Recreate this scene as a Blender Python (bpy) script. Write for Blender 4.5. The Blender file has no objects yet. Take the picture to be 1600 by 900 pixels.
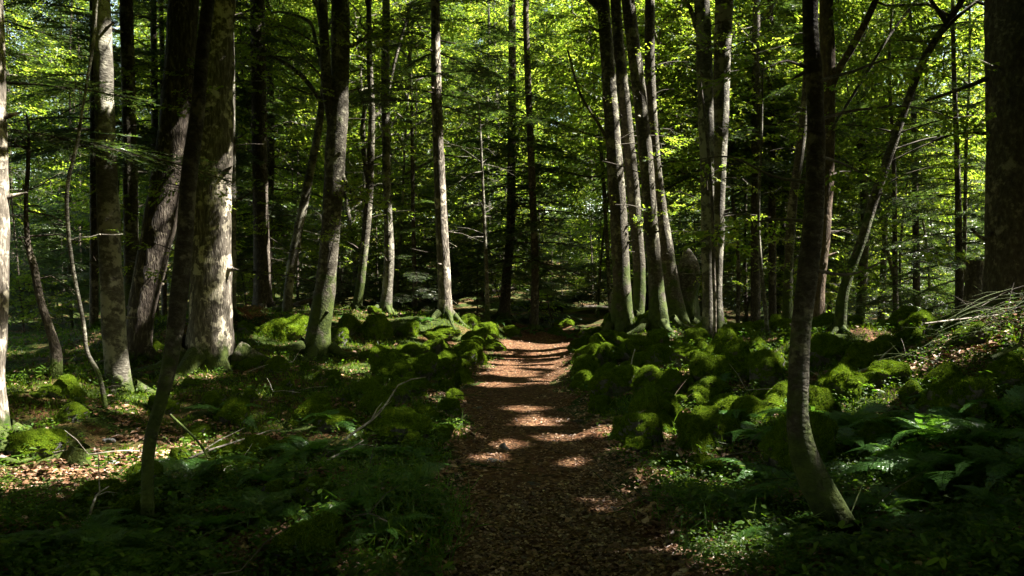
import bpy, math, random
import numpy as np
from mathutils import Vector

SC = bpy.context.scene
COL = SC.collection
rng = np.random.default_rng(11)
R = math.radians
F = 1244.0            # focal length in photograph pixels (28 mm on 36 mm, 1600 px wide)
CAMZ = 1.6

# ---------------------------------------------------------------- camera, sky, sun, exposure
cam = bpy.data.cameras.new('camera'); cam.lens = 28; cam.sensor_width = 36
cam.clip_start = 0.05; cam.clip_end = 2000
co = bpy.data.objects.new('camera', cam); COL.objects.link(co)
co.location = (0, 0, CAMZ); co.rotation_euler = (R(90), 0, 0)
SC.camera = co

SUN_EL, SUN_AZ = 50.0, 86.0          # azimuth clockwise from +Y (view direction)
W = bpy.data.worlds.new('World'); SC.world = W; W.use_nodes = True
nt = W.node_tree
sky = nt.nodes.new('ShaderNodeTexSky'); sky.sky_type = 'NISHITA'; sky.sun_disc = False
sky.sun_elevation = R(SUN_EL); sky.sun_rotation = R(SUN_AZ)
bg = nt.nodes['Background']; bg.inputs['Strength'].default_value = 0.09
wm = nt.nodes.new('ShaderNodeMix'); wm.data_type = 'RGBA'; wm.blend_type = 'MULTIPLY'; wm.inputs[0].default_value = 1.0
wm.inputs[7].default_value = (1.0, .90, .64, 1)          # slightly hazy, less blue sky
nt.links.new(sky.outputs[0], wm.inputs[6]); nt.links.new(wm.outputs[2], bg.inputs[0])
S = np.array([math.sin(R(SUN_AZ))*math.cos(R(SUN_EL)), math.cos(R(SUN_AZ))*math.cos(R(SUN_EL)), math.sin(R(SUN_EL))])
sl = bpy.data.lights.new('sun', 'SUN'); sl.energy = 5.0; sl.angle = R(0.53); sl.color = (1, .95, .86)
so = bpy.data.objects.new('sun', sl); COL.objects.link(so)
so.rotation_euler = Vector(S).to_track_quat('Z', 'Y').to_euler(); so.location = (20, 0, 30)
vs = SC.view_settings
vs.view_transform = 'Standard'; vs.look = 'None'; vs.gamma = 1; vs.use_curve_mapping = False
vs.exposure = 3.05
SC.render.engine = 'CYCLES'
cy = SC.cycles
cy.max_bounces = 7; cy.diffuse_bounces = 4; cy.glossy_bounces = 2; cy.transmission_bounces = 3
cy.transparent_max_bounces = 4; cy.caustics_reflective = False; cy.caustics_refractive = False
cy.sample_clamp_indirect = 4; cy.use_denoising = True; cy.use_adaptive_sampling = True
cy.adaptive_threshold = 0.006; cy.denoising_prefilter = 'ACCURATE'

# ---------------------------------------------------------------- helpers
def U(a, b, n=None): return rng.uniform(a, b, n)

def vnoise(p, seed=0):
    """value noise in [0,1], p: (N,3)"""
    p = np.asarray(p, float); i = np.floor(p).astype(np.int64); f = p - i; f = f*f*(3-2*f)
    def hsh(a, b, c):
        h = (a*374761393 + b*668265263 + c*2147483647 + seed*1274126177) & 0xffffffff
        h = ((h ^ (h >> 13))*1274126177) & 0xffffffff
        h = ((h ^ (h >> 16))*2246822519) & 0xffffffff
        return ((h ^ (h >> 15)) & 0xffff)/65535.0
    r = 0
    for dx in (0, 1):
        for dy in (0, 1):
            for dz in (0, 1):
                w = (f[:, 0] if dx else 1-f[:, 0])*(f[:, 1] if dy else 1-f[:, 1])*(f[:, 2] if dz else 1-f[:, 2])
                r = r + w*hsh(i[:, 0]+dx, i[:, 1]+dy, i[:, 2]+dz)
    return r

def fbm(p, oct=4, seed=0):
    p = np.asarray(p, float); a = .5; s = 0; t = 0
    for k in range(oct):
        s = s + a*vnoise(p, seed+k*17); t += a; a *= .5; p = p*2.03+11.3
    return s/t

def fbm2(x, y, oct=4, seed=0):
    return fbm(np.stack([x, y, np.zeros_like(x)+.37], 1), oct, seed)

def mesh_obj(name, V, Q, mats, mi=None, smooth=True, parent=None):
    me = bpy.data.meshes.new(name)
    V = np.asarray(V, np.float32); Q = np.asarray(Q, np.int32); n, k = Q.shape
    me.vertices.add(len(V)); me.vertices.foreach_set('co', V.ravel())
    me.loops.add(n*k); me.loops.foreach_set('vertex_index', Q.ravel())
    me.polygons.add(n); me.polygons.foreach_set('loop_start', np.arange(n, dtype=np.int32)*k)
    if mi is not None: me.polygons.foreach_set('material_index', np.asarray(mi, np.int32))
    me.polygons.foreach_set('use_smooth', np.full(n, smooth, dtype=bool))
    for m in (mats if isinstance(mats, (list, tuple)) else [mats]): me.materials.append(m)
    me.update(calc_edges=True); me.validate()
    o = bpy.data.objects.new(name, me); COL.objects.link(o)
    if parent is not None: o.parent = parent
    return o

def soup_obj(name, soup, mi, mats, parent=None):
    n = len(soup)
    return mesh_obj(name, soup.reshape(-1, 3), np.arange(n*4).reshape(n, 4), mats, mi, False, parent)

def tag(o, label, cat, group=None, kind=None):
    if label: o['label'] = label
    if cat: o['category'] = cat
    if group: o['group'] = group
    if kind: o['kind'] = kind
    return o

def empty(name, loc, rz=0):
    o = bpy.data.objects.new(name, None); COL.objects.link(o); o.empty_display_size = .2
    o.location = loc; o.rotation_euler = (0, 0, rz); return o

def dup(root, loc, rz=0, scale=None, rot=None):
    r = root.copy(); COL.objects.link(r); r.location = loc
    r.rotation_euler = rot if rot is not None else (0, 0, rz)
    if scale is not None: r.scale = scale
    for ch in root.children:
        c = ch.copy(); COL.objects.link(c); c.parent = r
    return r

class Geo:
    def __init__(s): s.V = []; s.Q = []; s.M = []; s.n = 0
    def add(s, V, Q, m=0):
        s.V.append(V); s.Q.append(np.asarray(Q)+s.n); s.M.append(np.full(len(Q), m)); s.n += len(V)
    def obj(s, name, mats, parent=None, off=(0, 0, 0)):
        return mesh_obj(name, np.concatenate(s.V)-np.asarray(off), np.concatenate(s.Q), mats, np.concatenate(s.M), True, parent)

def resample(P, r, step):
    """Catmull-Rom through P with radii r"""
    P = np.asarray(P, float); r = np.asarray(r, float)
    A = np.column_stack([P, r]); A = np.vstack([2*A[0]-A[1], A, 2*A[-1]-A[-2]])
    out = []
    for i in range(1, len(A)-2):
        L = np.linalg.norm(A[i+1, :3]-A[i, :3]); m = max(1, int(L/step))
        t = (np.arange(m)/m)[:, None]
        a, b, c, d = A[i-1], A[i], A[i+1], A[i+2]
        out.append(.5*((2*b)+(-a+c)*t+(2*a-5*b+4*c-d)*t**2+(-a+3*b-3*c+d)*t**3))
    out.append(A[-2][None])
    o = np.concatenate(out); return o[:, :3], np.maximum(o[:, 3], .002)

def tube(P, r, seg=8, bump=0.0, flare=0.0, seed=0, bs=6.0, cap=True):
    P = np.asarray(P, float); r = np.asarray(r, float); n = len(P)
    T = np.gradient(P, axis=0); T /= np.linalg.norm(T, axis=1)[:, None]+1e-9
    m = np.abs(T.mean(0)); ref = np.eye(3)[int(np.argmin(m))]
    A = np.cross(T, ref); A /= np.linalg.norm(A, axis=1)[:, None]+1e-9; B = np.cross(T, A)
    th = np.arange(seg)*2*math.pi/seg; c, s = np.cos(th), np.sin(th)
    rr = np.repeat(r[:, None], seg, 1)
    if bump > 0:
        pts = P[:, None]+rr[..., None]*(A[:, None]*c[None, :, None]+B[:, None]*s[None, :, None])
        q = pts.reshape(-1, 3)
        nz = fbm(q*[bs, bs, bs*.45], 3, seed).reshape(n, seg)-.5
        n2 = fbm(q*[1.6, 1.6, .8]+5, 2, seed+3).reshape(n, seg)-.5
        rr = rr*(1+bump*2*nz+bump*1.6*n2)
    if flare > 0:
        d = np.concatenate([[0], np.cumsum(np.linalg.norm(np.diff(P, axis=0), axis=1))])
        ph = rng.uniform(0, 6.28, 3)
        lob = .55+.3*np.cos(3*th+ph[0])+.25*np.cos(5*th+ph[1])
        e = np.exp(-d/(.22+r[0]*.6))
        rr = rr*(1+flare*e[:, None]*lob[None])
    V = P[:, None]+rr[..., None]*(A[:, None]*c[None, :, None]+B[:, None]*s[None, :, None])
    i = np.arange(n-1)[:, None]*seg; j = np.arange(seg)[None]; k = (np.arange(seg)[None]+1) % seg
    Q = np.stack([i+j, i+k, i+seg+k, i+seg+j], -1).reshape(-1, 4)
    return V.reshape(-1, 3), Q

# ---------------------------------------------------------------- materials
def mat(name):
    m = bpy.data.materials.new(name); m.use_nodes = True; n = m.node_tree; n.nodes.clear()
    out = n.nodes.new('ShaderNodeOutputMaterial'); return m, n, out
def N(n, t, **kw):
    x = n.nodes.new(t)
    for k, v in kw.items():
        if k in x.inputs.keys(): x.inputs[k].default_value = v
        else: setattr(x, k, v)
    return x
def ramp(n, src, stops):
    r = n.nodes.new('ShaderNodeValToRGB'); e = r.color_ramp.elements
    while len(e) < len(stops): e.new(.5)
    for el, (p, c) in zip(e, stops): el.position = p; el.color = (*c, 1)
    n.links.new(src, r.inputs[0]); return r.outputs[0]
def mix(n, fac, a, b):
    x = n.nodes.new('ShaderNodeMix'); x.data_type = 'RGBA'
    for s, v in ((0, fac), (6, a), (7, b)):
        if hasattr(v, 'links') or hasattr(v, 'is_output'): n.links.new(v, x.inputs[s])
        else: x.inputs[s].default_value = v if s == 0 else (*v, 1)
    return x.outputs[2]
def mathn(n, op, a, b=None, clamp=False):
    x = n.nodes.new('ShaderNodeMath'); x.operation = op; x.use_clamp = clamp
    for s, v in ((0, a), (1, b)):
        if v is None: continue
        if hasattr(v, 'is_output'): n.links.new(v, x.inputs[s])
        else: x.inputs[s].default_value = v
    return x.outputs[0]

def leaf_mat(name, stops, trans, tfac=.5, gloss=.05, rough=.45):
    m, n, out = mat(name)
    geo = N(n, 'ShaderNodeNewGeometry')
    col = ramp(n, geo.outputs['Random Per Island'], stops)
    tcol = ramp(n, geo.outputs['Random Per Island'], trans)
    d = N(n, 'ShaderNodeBsdfDiffuse'); n.links.new(col, d.inputs[0])
    t = N(n, 'ShaderNodeBsdfTranslucent'); n.links.new(tcol, t.inputs[0])
    a = N(n, 'ShaderNodeMixShader'); a.inputs[0].default_value = tfac
    n.links.new(d.outputs[0], a.inputs[1]); n.links.new(t.outputs[0], a.inputs[2])
    g = N(n, 'ShaderNodeBsdfGlossy'); g.inputs['Roughness'].default_value = rough
    b = N(n, 'ShaderNodeMixShader'); b.inputs[0].default_value = gloss
    n.links.new(a.outputs[0], b.inputs[1]); n.links.new(g.outputs[0], b.inputs[2])
    n.links.new(b.outputs[0], out.inputs[0]); return m

M = {}
M['beech'] = leaf_mat('beech_leaf', [(0, (.035, .075, .012)), (.6, (.055, .11, .018)), (1, (.09, .13, .025))],
                      [(0, (.25, .41, .02)), (.6, (.42, .57, .04)), (1, (.60, .62, .08))], .6, .035)
M['fir'] = leaf_mat('fir_needles', [(0, (.018, .035, .012)), (.7, (.035, .06, .02)), (1, (.09, .10, .06))],
                    [(0, (.05, .10, .012)), (.8, (.12, .21, .025)), (1, (.24, .28, .05))], .42, .07, .4)
M['fern'] = leaf_mat('fern_leaf', [(0, (.03, .09, .012)), (1, (.06, .14, .025))], [(0, (.08, .22, .015)), (1, (.18, .34, .025))], .42, .045, .35)
M['herb'] = leaf_mat('herb_leaf', [(0, (.018, .05, .003)), (.6, (.042, .088, .005)), (1, (.085, .125, .01))], [(0, (.05, .16, .006)), (1, (.18, .32, .015))], .45, .03, .45)
M['moss_fuzz'] = leaf_mat('moss_tips', [(0, (.03, .065, .002)), (.6, (.075, .125, .004)), (1, (.14, .18, .008))], [(0, (.06, .14, .004)), (1, (.20, .28, .01))], .4, .01)
M['litter'] = leaf_mat('dead_leaf', [(0, (.065, .03, .014)), (.5, (.16, .078, .036)), (.85, (.28, .15, .075)), (1, (.42, .30, .19))], [(0, (.04, .015, .006)), (1, (.15, .07, .03))], .15, .06, .5)
M['dead_needle'] = leaf_mat('dead_needles', [(0, (.12, .045, .015)), (1, (.25, .11, .04))], [(0, (.1, .03, .01)), (1, (.25, .1, .03))], .3, .03)

def bark_mat(name, dark, mid, pale, sc, lichen, bump, moss_h, groove=2.0, moss_all=0.0):
    m, n, out = mat(name)
    tc = N(n, 'ShaderNodeTexCoord'); oi = N(n, 'ShaderNodeObjectInfo')
    add = N(n, 'ShaderNodeVectorMath', operation='ADD')
    n.links.new(tc.outputs['Object'], add.inputs[0])
    cx = N(n, 'ShaderNodeCombineXYZ'); rr = mathn(n, 'MULTIPLY', oi.outputs['Random'], 40.0)
    n.links.new(rr, cx.inputs[0]); n.links.new(cx.outputs[0], add.inputs[1])
    mp = N(n, 'ShaderNodeMapping'); mp.inputs['Scale'].default_value = (sc, sc, sc/groove)
    n.links.new(add.outputs[0], mp.inputs[0])
    a = N(n, 'ShaderNodeTexNoise', Scale=1.0, Detail=8.0, Roughness=.65); n.links.new(mp.outputs[0], a.inputs['Vector'])
    v = N(n, 'ShaderNodeTexVoronoi', feature='DISTANCE_TO_EDGE', Scale=1.3); n.links.new(mp.outputs[0], v.inputs['Vector'])
    b = N(n, 'ShaderNodeTexNoise', Scale=3.2, Detail=6.0, Roughness=.6); n.links.new(add.outputs[0], b.inputs['Vector'])
    b2 = N(n, 'ShaderNodeTexNoise', Scale=11.0, Detail=4.0, Roughness=.6); n.links.new(add.outputs[0], b2.inputs['Vector'])
    base = ramp(n, a.outputs[0], [(.32, dark), (.52, mid), (.75, pale)])
    lf = ramp(n, mathn(n, 'MULTIPLY', b.outputs[0], mathn(n, 'ADD', b2.outputs[0], .5)), [(lichen, (0, 0, 0)), (lichen+.08, (1, 1, 1))])
    c1 = mix(n, lf, base, (pale[0]*1.25, pale[1]*1.25, pale[2]*1.15))
    sx = N(n, 'ShaderNodeSeparateXYZ'); n.links.new(tc.outputs['Object'], sx.inputs[0])
    hz = N(n, 'ShaderNodeMapRange'); hz.inputs[1].default_value = 0; hz.inputs[2].default_value = moss_h; hz.inputs[3].default_value = .70; hz.inputs[4].default_value = moss_all
    n.links.new(sx.outputs[2], hz.inputs[0])
    mf = mathn(n, 'ADD', hz.outputs[0], mathn(n, 'MULTIPLY', mathn(n, 'SUBTRACT', b.outputs[0], .5), 1.6))
    mfr = ramp(n, mf, [(.33, (0, 0, 0)), (.5, (1, 1, 1))])
    mossc = ramp(n, b2.outputs[0], [(.3, (.016, .028, .003)), (.7, (.052, .070, .008))])
    c2 = mix(n, mfr, c1, mossc)
    p = N(n, 'ShaderNodeBsdfPrincipled', Roughness=.85); n.links.new(c2, p.inputs['Base Color'])
    p.inputs['Specular IOR Level'].default_value = .25
    hgt = mathn(n, 'ADD', a.outputs[0], mathn(n, 'MULTIPLY', v.outputs[0], .7))
    bm = N(n, 'ShaderNodeBump', Strength=bump, Distance=.03); n.links.new(hgt, bm.inputs['Height'])
    n.links.new(bm.outputs[0], p.inputs['Normal']); n.links.new(p.outputs[0], out.inputs[0]); return m
M['bark_beech'] = bark_mat('beech_bark', (.03, .026, .018), (.065, .058, .042), (.165, .155, .125), 14, .50, .5, .8, .6, -.1)
M['bark_rough'] = bark_mat('rough_bark', (.028, .022, .015), (.095, .08, .06), (.34, .30, .24), 26, .52, 1.0, .7, 4.5, -.1)
M['bark_fir'] = bark_mat('fir_bark', (.02, .015, .010), (.05, .039, .027), (.13, .11, .085), 22, .58, .8, .5, 1.8, -.25)
M['bark_moss'] = bark_mat('mossy_bark', (.022, .018, .012), (.055, .047, .032), (.15, .14, .105), 16, .54, .6, 2.2, .8, .12)
M['bark_near'] = bark_mat('near_beech_bark', (.018, .014, .009), (.042, .036, .024), (.12, .11, .08), 14, .56, .9, 2.0, .7, .05)
M['bark_dark'] = bark_mat('dark_rough_bark', (.018, .013, .009), (.05, .038, .027), (.20, .17, .13), 24, .6, 1.0, .5, 4.0, -.15)
M['bark_red'] = bark_mat('reddish_bark', (.036, .024, .015), (.085, .058, .036), (.20, .15, .10), 18, .6, .6, .6, 2.0, -.2)
M['wood_grey'] = bark_mat('dead_wood', (.10, .085, .065), (.24, .21, .17), (.5, .46, .4), 20, .6, .5, .02, 4.0, -.4)
M['twig'] = bark_mat('twig_bark', (.03, .024, .016), (.06, .05, .036), (.12, .10, .08), 20, .6, .2, .02, 1.0, -.4)

def ground_mat(name, path):
    m, n, out = mat(name)
    g = N(n, 'ShaderNodeNewGeometry')
    def nz(s, d=6, r=.6):
        x = N(n, 'ShaderNodeTexNoise', Scale=s, Detail=float(d), Roughness=r); n.links.new(g.outputs['Position'], x.inputs['Vector']); return x.outputs[0]
    a, b, c, d = nz(.7), nz(6), nz(30, 4), nz(1.9)
    vo = N(n, 'ShaderNodeTexVoronoi', Scale=24.0); n.links.new(g.outputs['Position'], vo.inputs['Vector'])
    br = ramp(n, mathn(n, 'ADD', mathn(n, 'MULTIPLY', c, .6), mathn(n, 'MULTIPLY', b, .4)), [(.32, (.034, .014, .006)), (.5, (.095, .042, .018)), (.68, (.20, .096, .044))])
    lt = ramp(n, vo.outputs['Color'], [(.2, (.03, .015, .006)), (.6, (.10, .052, .023)), (.9, (.21, .12, .06))])
    soil = mix(n, ramp(n, b, [(.42, (0, 0, 0)), (.55, (1, 1, 1))]), br, lt)
    if path: colr = soil
    else:
        gr = ramp(n, c, [(.3, (.010, .018, .002)), (.55, (.026, .042, .004)), (.75, (.055, .068, .008))])
        fac = ramp(n, mathn(n, 'ADD', mathn(n, 'MULTIPLY', a, .5), mathn(n, 'MULTIPLY', d, .5)), [(.40, (0, 0, 0)), (.52, (1, 1, 1))])
        colr = mix(n, fac, soil, gr)
    p = N(n, 'ShaderNodeBsdfPrincipled', Roughness=.95); p.inputs['Specular IOR Level'].default_value = .15
    n.links.new(colr, p.inputs['Base Color'])
    bm = N(n, 'ShaderNodeBump', Strength=.9, Distance=.04)
    n.links.new(mathn(n, 'ADD', c, mathn(n, 'ADD', b, mathn(n, 'MULTIPLY', vo.outputs['Distance'], .5))), bm.inputs['Height'])
    n.links.new(bm.outputs[0], p.inputs['Normal']); n.links.new(p.outputs[0], out.inputs[0]); return m
M['ground'] = ground_mat('forest_floor', False); M['path'] = ground_mat('trodden_litter', True)

def rock_mat(name, stops, moss):
    m, n, out = mat(name)
    g = N(n, 'ShaderNodeTexCoord')
    def nz(s, d=7, r=.62):
        x = N(n, 'ShaderNodeTexNoise', Scale=s, Detail=float(d), Roughness=r); n.links.new(g.outputs['Object'], x.inputs['Vector']); return x.outputs[0]
    a, b = nz(3.0), nz(16.0)
    col = ramp(n, mathn(n, 'ADD', mathn(n, 'MULTIPLY', a, .6), mathn(n, 'MULTIPLY', b, .4)), stops)
    p = N(n, 'ShaderNodeBsdfPrincipled', Roughness=.9); p.inputs['Specular IOR Level'].default_value = .2 if not moss else .05
    n.links.new(col, p.inputs['Base Color'])
    bm = N(n, 'ShaderNodeBump', Strength=1.0, Distance=.06); n.links.new(mathn(n, 'ADD', a, b), bm.inputs['Height'])
    n.links.new(bm.outputs[0], p.inputs['Normal']); n.links.new(p.outputs[0], out.inputs[0]); return m
M['stone'] = rock_mat('grey_stone', [(.35, (.05, .048, .04)), (.55, (.13, .125, .11)), (.7, (.24, .235, .21))], False)
M['pale_stone'] = rock_mat('pale_stone', [(.35, (.2, .2, .19)), (.55, (.36, .36, .35)), (.7, (.5, .5, .49))], False)
M['moss'] = rock_mat('moss', [(.35, (.018, .036, .001)), (.52, (.06, .095, .003)), (.68, (.13, .165, .008))], True)

# ---------------------------------------------------------------- trees seen in the photograph
# key: kind, distance, points (px, py, width px) from base up, height, bark, label
T = []
def tr(key, kind, Y, pts, H, bark, label, **kw): T.append(dict(key=key, kind=kind, Y=Y, pts=pts, H=H, bark=bark, label=label, **kw))
tr('edge', 'beech', 8.0, [(-8, 695, 52), (-14, 600, 42), (-10, 480, 42), (-10, 300, 44), (-14, 150, 42), (-18, 0, 40)], 15, 'bark_rough', 'grey trunk cut by the left picture edge with a sunlit mossy foot', land='trunk at the left picture edge')
tr('snag', 'dead', 9.5, [(82, 592, 20), (86, 555, 17), (74, 510, 13), (60, 470, 12), (48, 420, 12), (36, 380, 9), (30, 320, 6)], 3.6, 'bark_fir', 'crooked dark leafless snag bending left between the edge trunk and the straight beech', land='crooked snag')
tr('wisp', 'beech_thin', 9.0, [(172, 650, 8), (155, 590, 7), (135, 550, 6), (128, 500, 6), (112, 400, 6), (105, 300, 6), (120, 220, 5), (132, 150, 4)], 5.0, 'bark_beech', 'wispy pale sapling with a curved foot left of the straight lichened beech')
tr('straight', 'beech', 10.5, [(190, 632, 42), (185, 590, 36), (180, 500, 33), (173, 350, 31), (166, 150, 28), (161, 0, 26)], 16, 'bark_beech', 'straight lichened beech with a mossy foot left of the big dark leaning trunk', land='straight lichened beech')
tr('behind1', 'fir', 19, [(147, 520, 13), (147, 300, 12), (146, 0, 10)], 17, 'bark_fir', 'slim dark fir directly behind the straight lichened beech, to its left', z0=5)
tr('mosstrunk', 'beech', 17, [(207, 515, 24), (206, 400, 22), (205, 250, 21), (199, 0, 19)], 17, 'bark_moss', 'mossy trunk in the gap just right of the straight lichened beech', land='mossy trunk behind the lichened beech')
tr('pair1', 'fir', 21, [(243, 520, 11), (243, 250, 10), (240, 0, 9)], 17, 'bark_fir', 'left one of two thin dark firs close behind the leaning trunk', z0=5)
tr('pair2', 'fir', 22, [(257, 520, 8), (256, 250, 8), (252, 0, 7)], 17, 'bark_fir', 'right and thinner one of two thin dark firs behind the leaning trunk', z0=5)
tr('leaner', 'beech', 13.5, [(213, 578, 46), (217, 520, 38), (226, 460, 40), (240, 395, 46), (258, 300, 50), (276, 170, 48), (286, 0, 46)], 17, 'bark_dark', 'thick dark trunk leaning right with peeling bark and a hollow foot', land='thick dark leaning trunk')
tr('giant', 'beech', 13, [(326, 578, 80), (328, 545, 66), (331, 450, 63), (333, 300, 58), (338, 150, 54), (343, 0, 50)], 18, 'bark_rough', 'biggest left trunk with rough bark lit along its right side', land='big sunlit rough trunk')
tr('weaver', 'beech', 5.2, [(232, 842, 22), (233, 760, 18), (237, 690, 19), (258, 620, 20), (270, 560, 24), (280, 480, 27), (288, 400, 27), (298, 280, 25), (312, 180, 22), (322, 90, 20), (330, 0, 18)], 11, 'bark_near', 'thin near beech weaving up in front of the big sunlit rough trunk', land='thin weaving near beech')
tr('slimwhite', 'beech', 17, [(362, 505, 15), (361, 300, 14), (359, 120, 14), (357, 0, 13)], 16, 'bark_beech', 'slim pale trunk hugging the right side of the big sunlit trunk')
tr('firclean', 'fir', 22, [(411, 497, 32), (409, 400, 25), (406, 200, 23), (403, 0, 22)], 20, 'bark_fir', 'straight clean fir trunk rising behind the dark boulder on the left', z0=8, land='straight clean fir')
tr('forkleaner', 'beech', 20, [(446, 498, 16), (452, 440, 14), (466, 360, 14), (482, 280, 13), (495, 210, 12), (503, 150, 10), (506, 90, 8), (500, 40, 6)], 10, 'bark_beech', 'thin beech leaning right with arching limbs between fir and fork-trunked beech',
   limbs=[[(503, 160, 8), (475, 122, 7), (445, 100, 5), (412, 84, 4), (380, 70, 3)], [(505, 110, 7), (492, 65, 6), (480, 30, 5), (440, 12, 4), (415, 10, 3)]])
tr('forked', 'beech', 15, [(494, 550, 44), (500, 505, 34), (510, 440, 31), (518, 340, 31), (526, 220, 33), (531, 140, 29), (531, 0, 28)], 17, 'bark_moss', 'stout forked beech with a mossy foot left of the path', land='stout forked beech',
   limbs=[[(524, 215, 18), (515, 150, 17), (512, 80, 15), (511, 0, 14), (510, -90, 12)], [(532, 75, 8), (556, 65, 6), (580, 40, 4)], [(532, 265, 6), (550, 300, 5), (575, 318, 4)]])
tr('zigzag', 'beech', 22, [(556, 492, 15), (566, 420, 13), (575, 330, 13), (578, 270, 12), (581, 180, 10), (578, 110, 9), (577, 0, 8)], 13, 'bark_moss', 'slender kinked beech with two rising forks right of the stout forked beech',
   limbs=[[(576, 290, 8), (568, 215, 8), (572, 165, 6), (562, 140, 4)], [(579, 190, 7), (600, 160, 6), (618, 80, 5), (640, 0, 4)]])
tr('slimlit', 'beech', 21, [(598, 497, 22), (605, 460, 17), (608, 390, 15), (605, 300, 13), (602, 150, 13), (603, 0, 12)], 17, 'bark_beech', 'slim beech with a sunlit foot on the mossy rocks left of the path', land='slim beech with sunlit foot')
tr('midfir', 'fir', 24, [(649, 492, 9), (647, 400, 7), (645, 310, 6), (643, 150, 5)], 11, 'bark_fir', 'small thin fir between the slim sunlit beech and the tall lit fir', z0=1.2, L=1.5)
tr('litfir', 'fir', 20, [(695, 503, 27), (695, 470, 21), (692, 390, 20), (687, 280, 18), (682, 140, 16), (680, 0, 14)], 18, 'bark_rough', 'tall fir on the mossy mound with its lower trunk sunlit', z0=6.2, L=2.4, land='tall sunlit fir on the mound')
tr('deadthin', 'dead', 23, [(762, 498, 8), (760, 420, 6), (756, 330, 5), (752, 240, 4), (750, 195, 3)], 7.2, 'bark_beech', 'dead thin tree with pale bare twigs right of the tall sunlit fir', twigs=26)
tr('pathend1', 'fir', 26, [(787, 498, 19), (792, 430, 15), (798, 350, 14), (800, 150, 12), (800, 0, 11)], 19, 'bark_fir', 'dark fir at the far end of the path, left of its neighbour', z0=2.2, L=2.8)
tr('pathend2', 'fir', 24, [(834, 518, 15), (836, 420, 12), (830, 250, 11), (824, 100, 10), (822, 0, 9)], 18, 'bark_fir', 'dark straight fir standing right where the path fades out', z0=2.4, L=2.5, land='fir where the path fades out')
tr('clump1', 'beech', 18, [(970, 515, 40), (971, 450, 28), (968, 370, 26), (962, 270, 25), (952, 130, 22), (942, 0, 20)], 18, 'bark_moss', 'leftmost of the four curved beeches clumped right of the path', land='clump of curved beeches',
   limbs=[[(966, 255, 7), (940, 205, 5), (905, 150, 4), (885, 85, 3)], [(945, 20, 14), (915, -10, 10), (880, -30, 8)], [(950, 55, 6), (920, 45, 4)]])
tr('clump2', 'beech', 18.4, [(992, 512, 24), (999, 440, 19), (992, 330, 19), (980, 200, 19), (969, 90, 17), (962, 0, 16)], 18, 'bark_moss', 'second of the four clumped beeches right of the path, lit at its foot')
tr('clump3', 'beech', 17.6, [(1030, 520, 38), (1026, 450, 24), (1017, 350, 23), (1009, 240, 22), (994, 100, 22), (982, 0, 20)], 18, 'bark_moss', 'third of the four clumped beeches, leaning left across its neighbour')
tr('clump4', 'beech', 19, [(1060, 515, 40), (1048, 440, 26), (1036, 350, 20), (1023, 240, 17), (1015, 110, 16), (1015, 0, 15)], 18, 'bark_moss', 'rightmost of the four clumped beeches with a wide dark foot')
tr('twin1', 'beech', 14, [(1108, 548, 22), (1106, 480, 18), (1105, 380, 19), (1104, 250, 22), (1100, 120, 24), (1095, 0, 24)], 17, 'bark_beech', 'left trunk of the twin beeches right of the clump', land='twin beeches',
   limbs=[[(1090, 50, 9), (1075, 15, 7), (1055, -5, 5)]])
tr('twin2', 'beech', 16.5, [(1122, 535, 22), (1119, 460, 17), (1121, 350, 20), (1124, 200, 25), (1130, 0, 28)], 18, 'bark_beech', 'right trunk of the twin beeches, standing slightly behind with a sunlit edge')
tr('darksap', 'beech_thin', 11.5, [(1113, 565, 8), (1117, 500, 6), (1115, 420, 6), (1113, 330, 5)], 4.6, 'bark_fir', 'thin dark leaning sapling in front of the twin beeches')
tr('gap1', 'fir', 23, [(1180, 525, 16), (1181, 300, 14), (1181, 0, 12)], 18, 'bark_fir', 'left one of two dark firs behind the bank between twin beeches and near tree', z0=5, L=2.4)
tr('gap2', 'fir', 24, [(1207, 525, 12), (1206, 300, 11), (1203, 0, 9)], 18, 'bark_fir', 'right one of two dark firs behind the bank between twin beeches and near tree', z0=4, L=2.2)
tr('gapsap', 'beech_thin', 14, [(1203, 540, 6), (1196, 480, 6), (1188, 400, 5), (1186, 330, 4)], 5.5, 'bark_beech', 'slim pale sapling leaning left of the near bent beech')
tr('gap3', 'beech', 18, [(1229, 520, 16), (1232, 420, 14), (1238, 320, 15), (1250, 235, 14), (1258, 150, 12), (1262, 60, 10)], 14, 'bark_moss', 'dark thin beech leaning right just behind the near bent beech')
tr('near', 'beech', 5.0, [(1345, 890, 56), (1320, 845, 52), (1290, 785, 50), (1258, 720, 42), (1244, 660, 33), (1243, 600, 30), (1247, 530, 29), (1256, 450, 31), (1266, 350, 31), (1269, 230, 29), (1266, 120, 26), (1261, 0, 24)], 12, 'bark_near', 'near beech on the right with a bent mossy foot among ferns', land='near bent beech')
tr('redtrunk', 'beech', 13, [(1276, 520, 26), (1277, 450, 22), (1285, 350, 22), (1291, 230, 22), (1291, 100, 21), (1289, 0, 20)], 16, 'bark_red', 'reddish trunk just behind the near bent beech', land='reddish trunk',
   limbs=[[(1291, 170, 10), (1302, 120, 11), (1325, 75, 11), (1345, 30, 10), (1362, -20, 9)], [(1290, 350, 7), (1275, 400, 6), (1290, 460, 5)]])
tr('slanted', 'beech', 12, [(1310, 520, 21), (1316, 470, 17), (1326, 430, 15), (1346, 375, 14), (1368, 305, 14), (1394, 230, 13), (1418, 160, 12), (1448, 85, 11), (1500, 5, 9)], 8.5, 'bark_moss', 'slanted beech leaning far to the right over the boulders', land='slanted beech',
   limbs=[[(1478, 35, 8), (1455, 15, 6), (1430, -5, 5)], [(1300, 200, 4), (1360, 110, 5), (1400, 50, 4), (1440, 0, 4)]])
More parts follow.
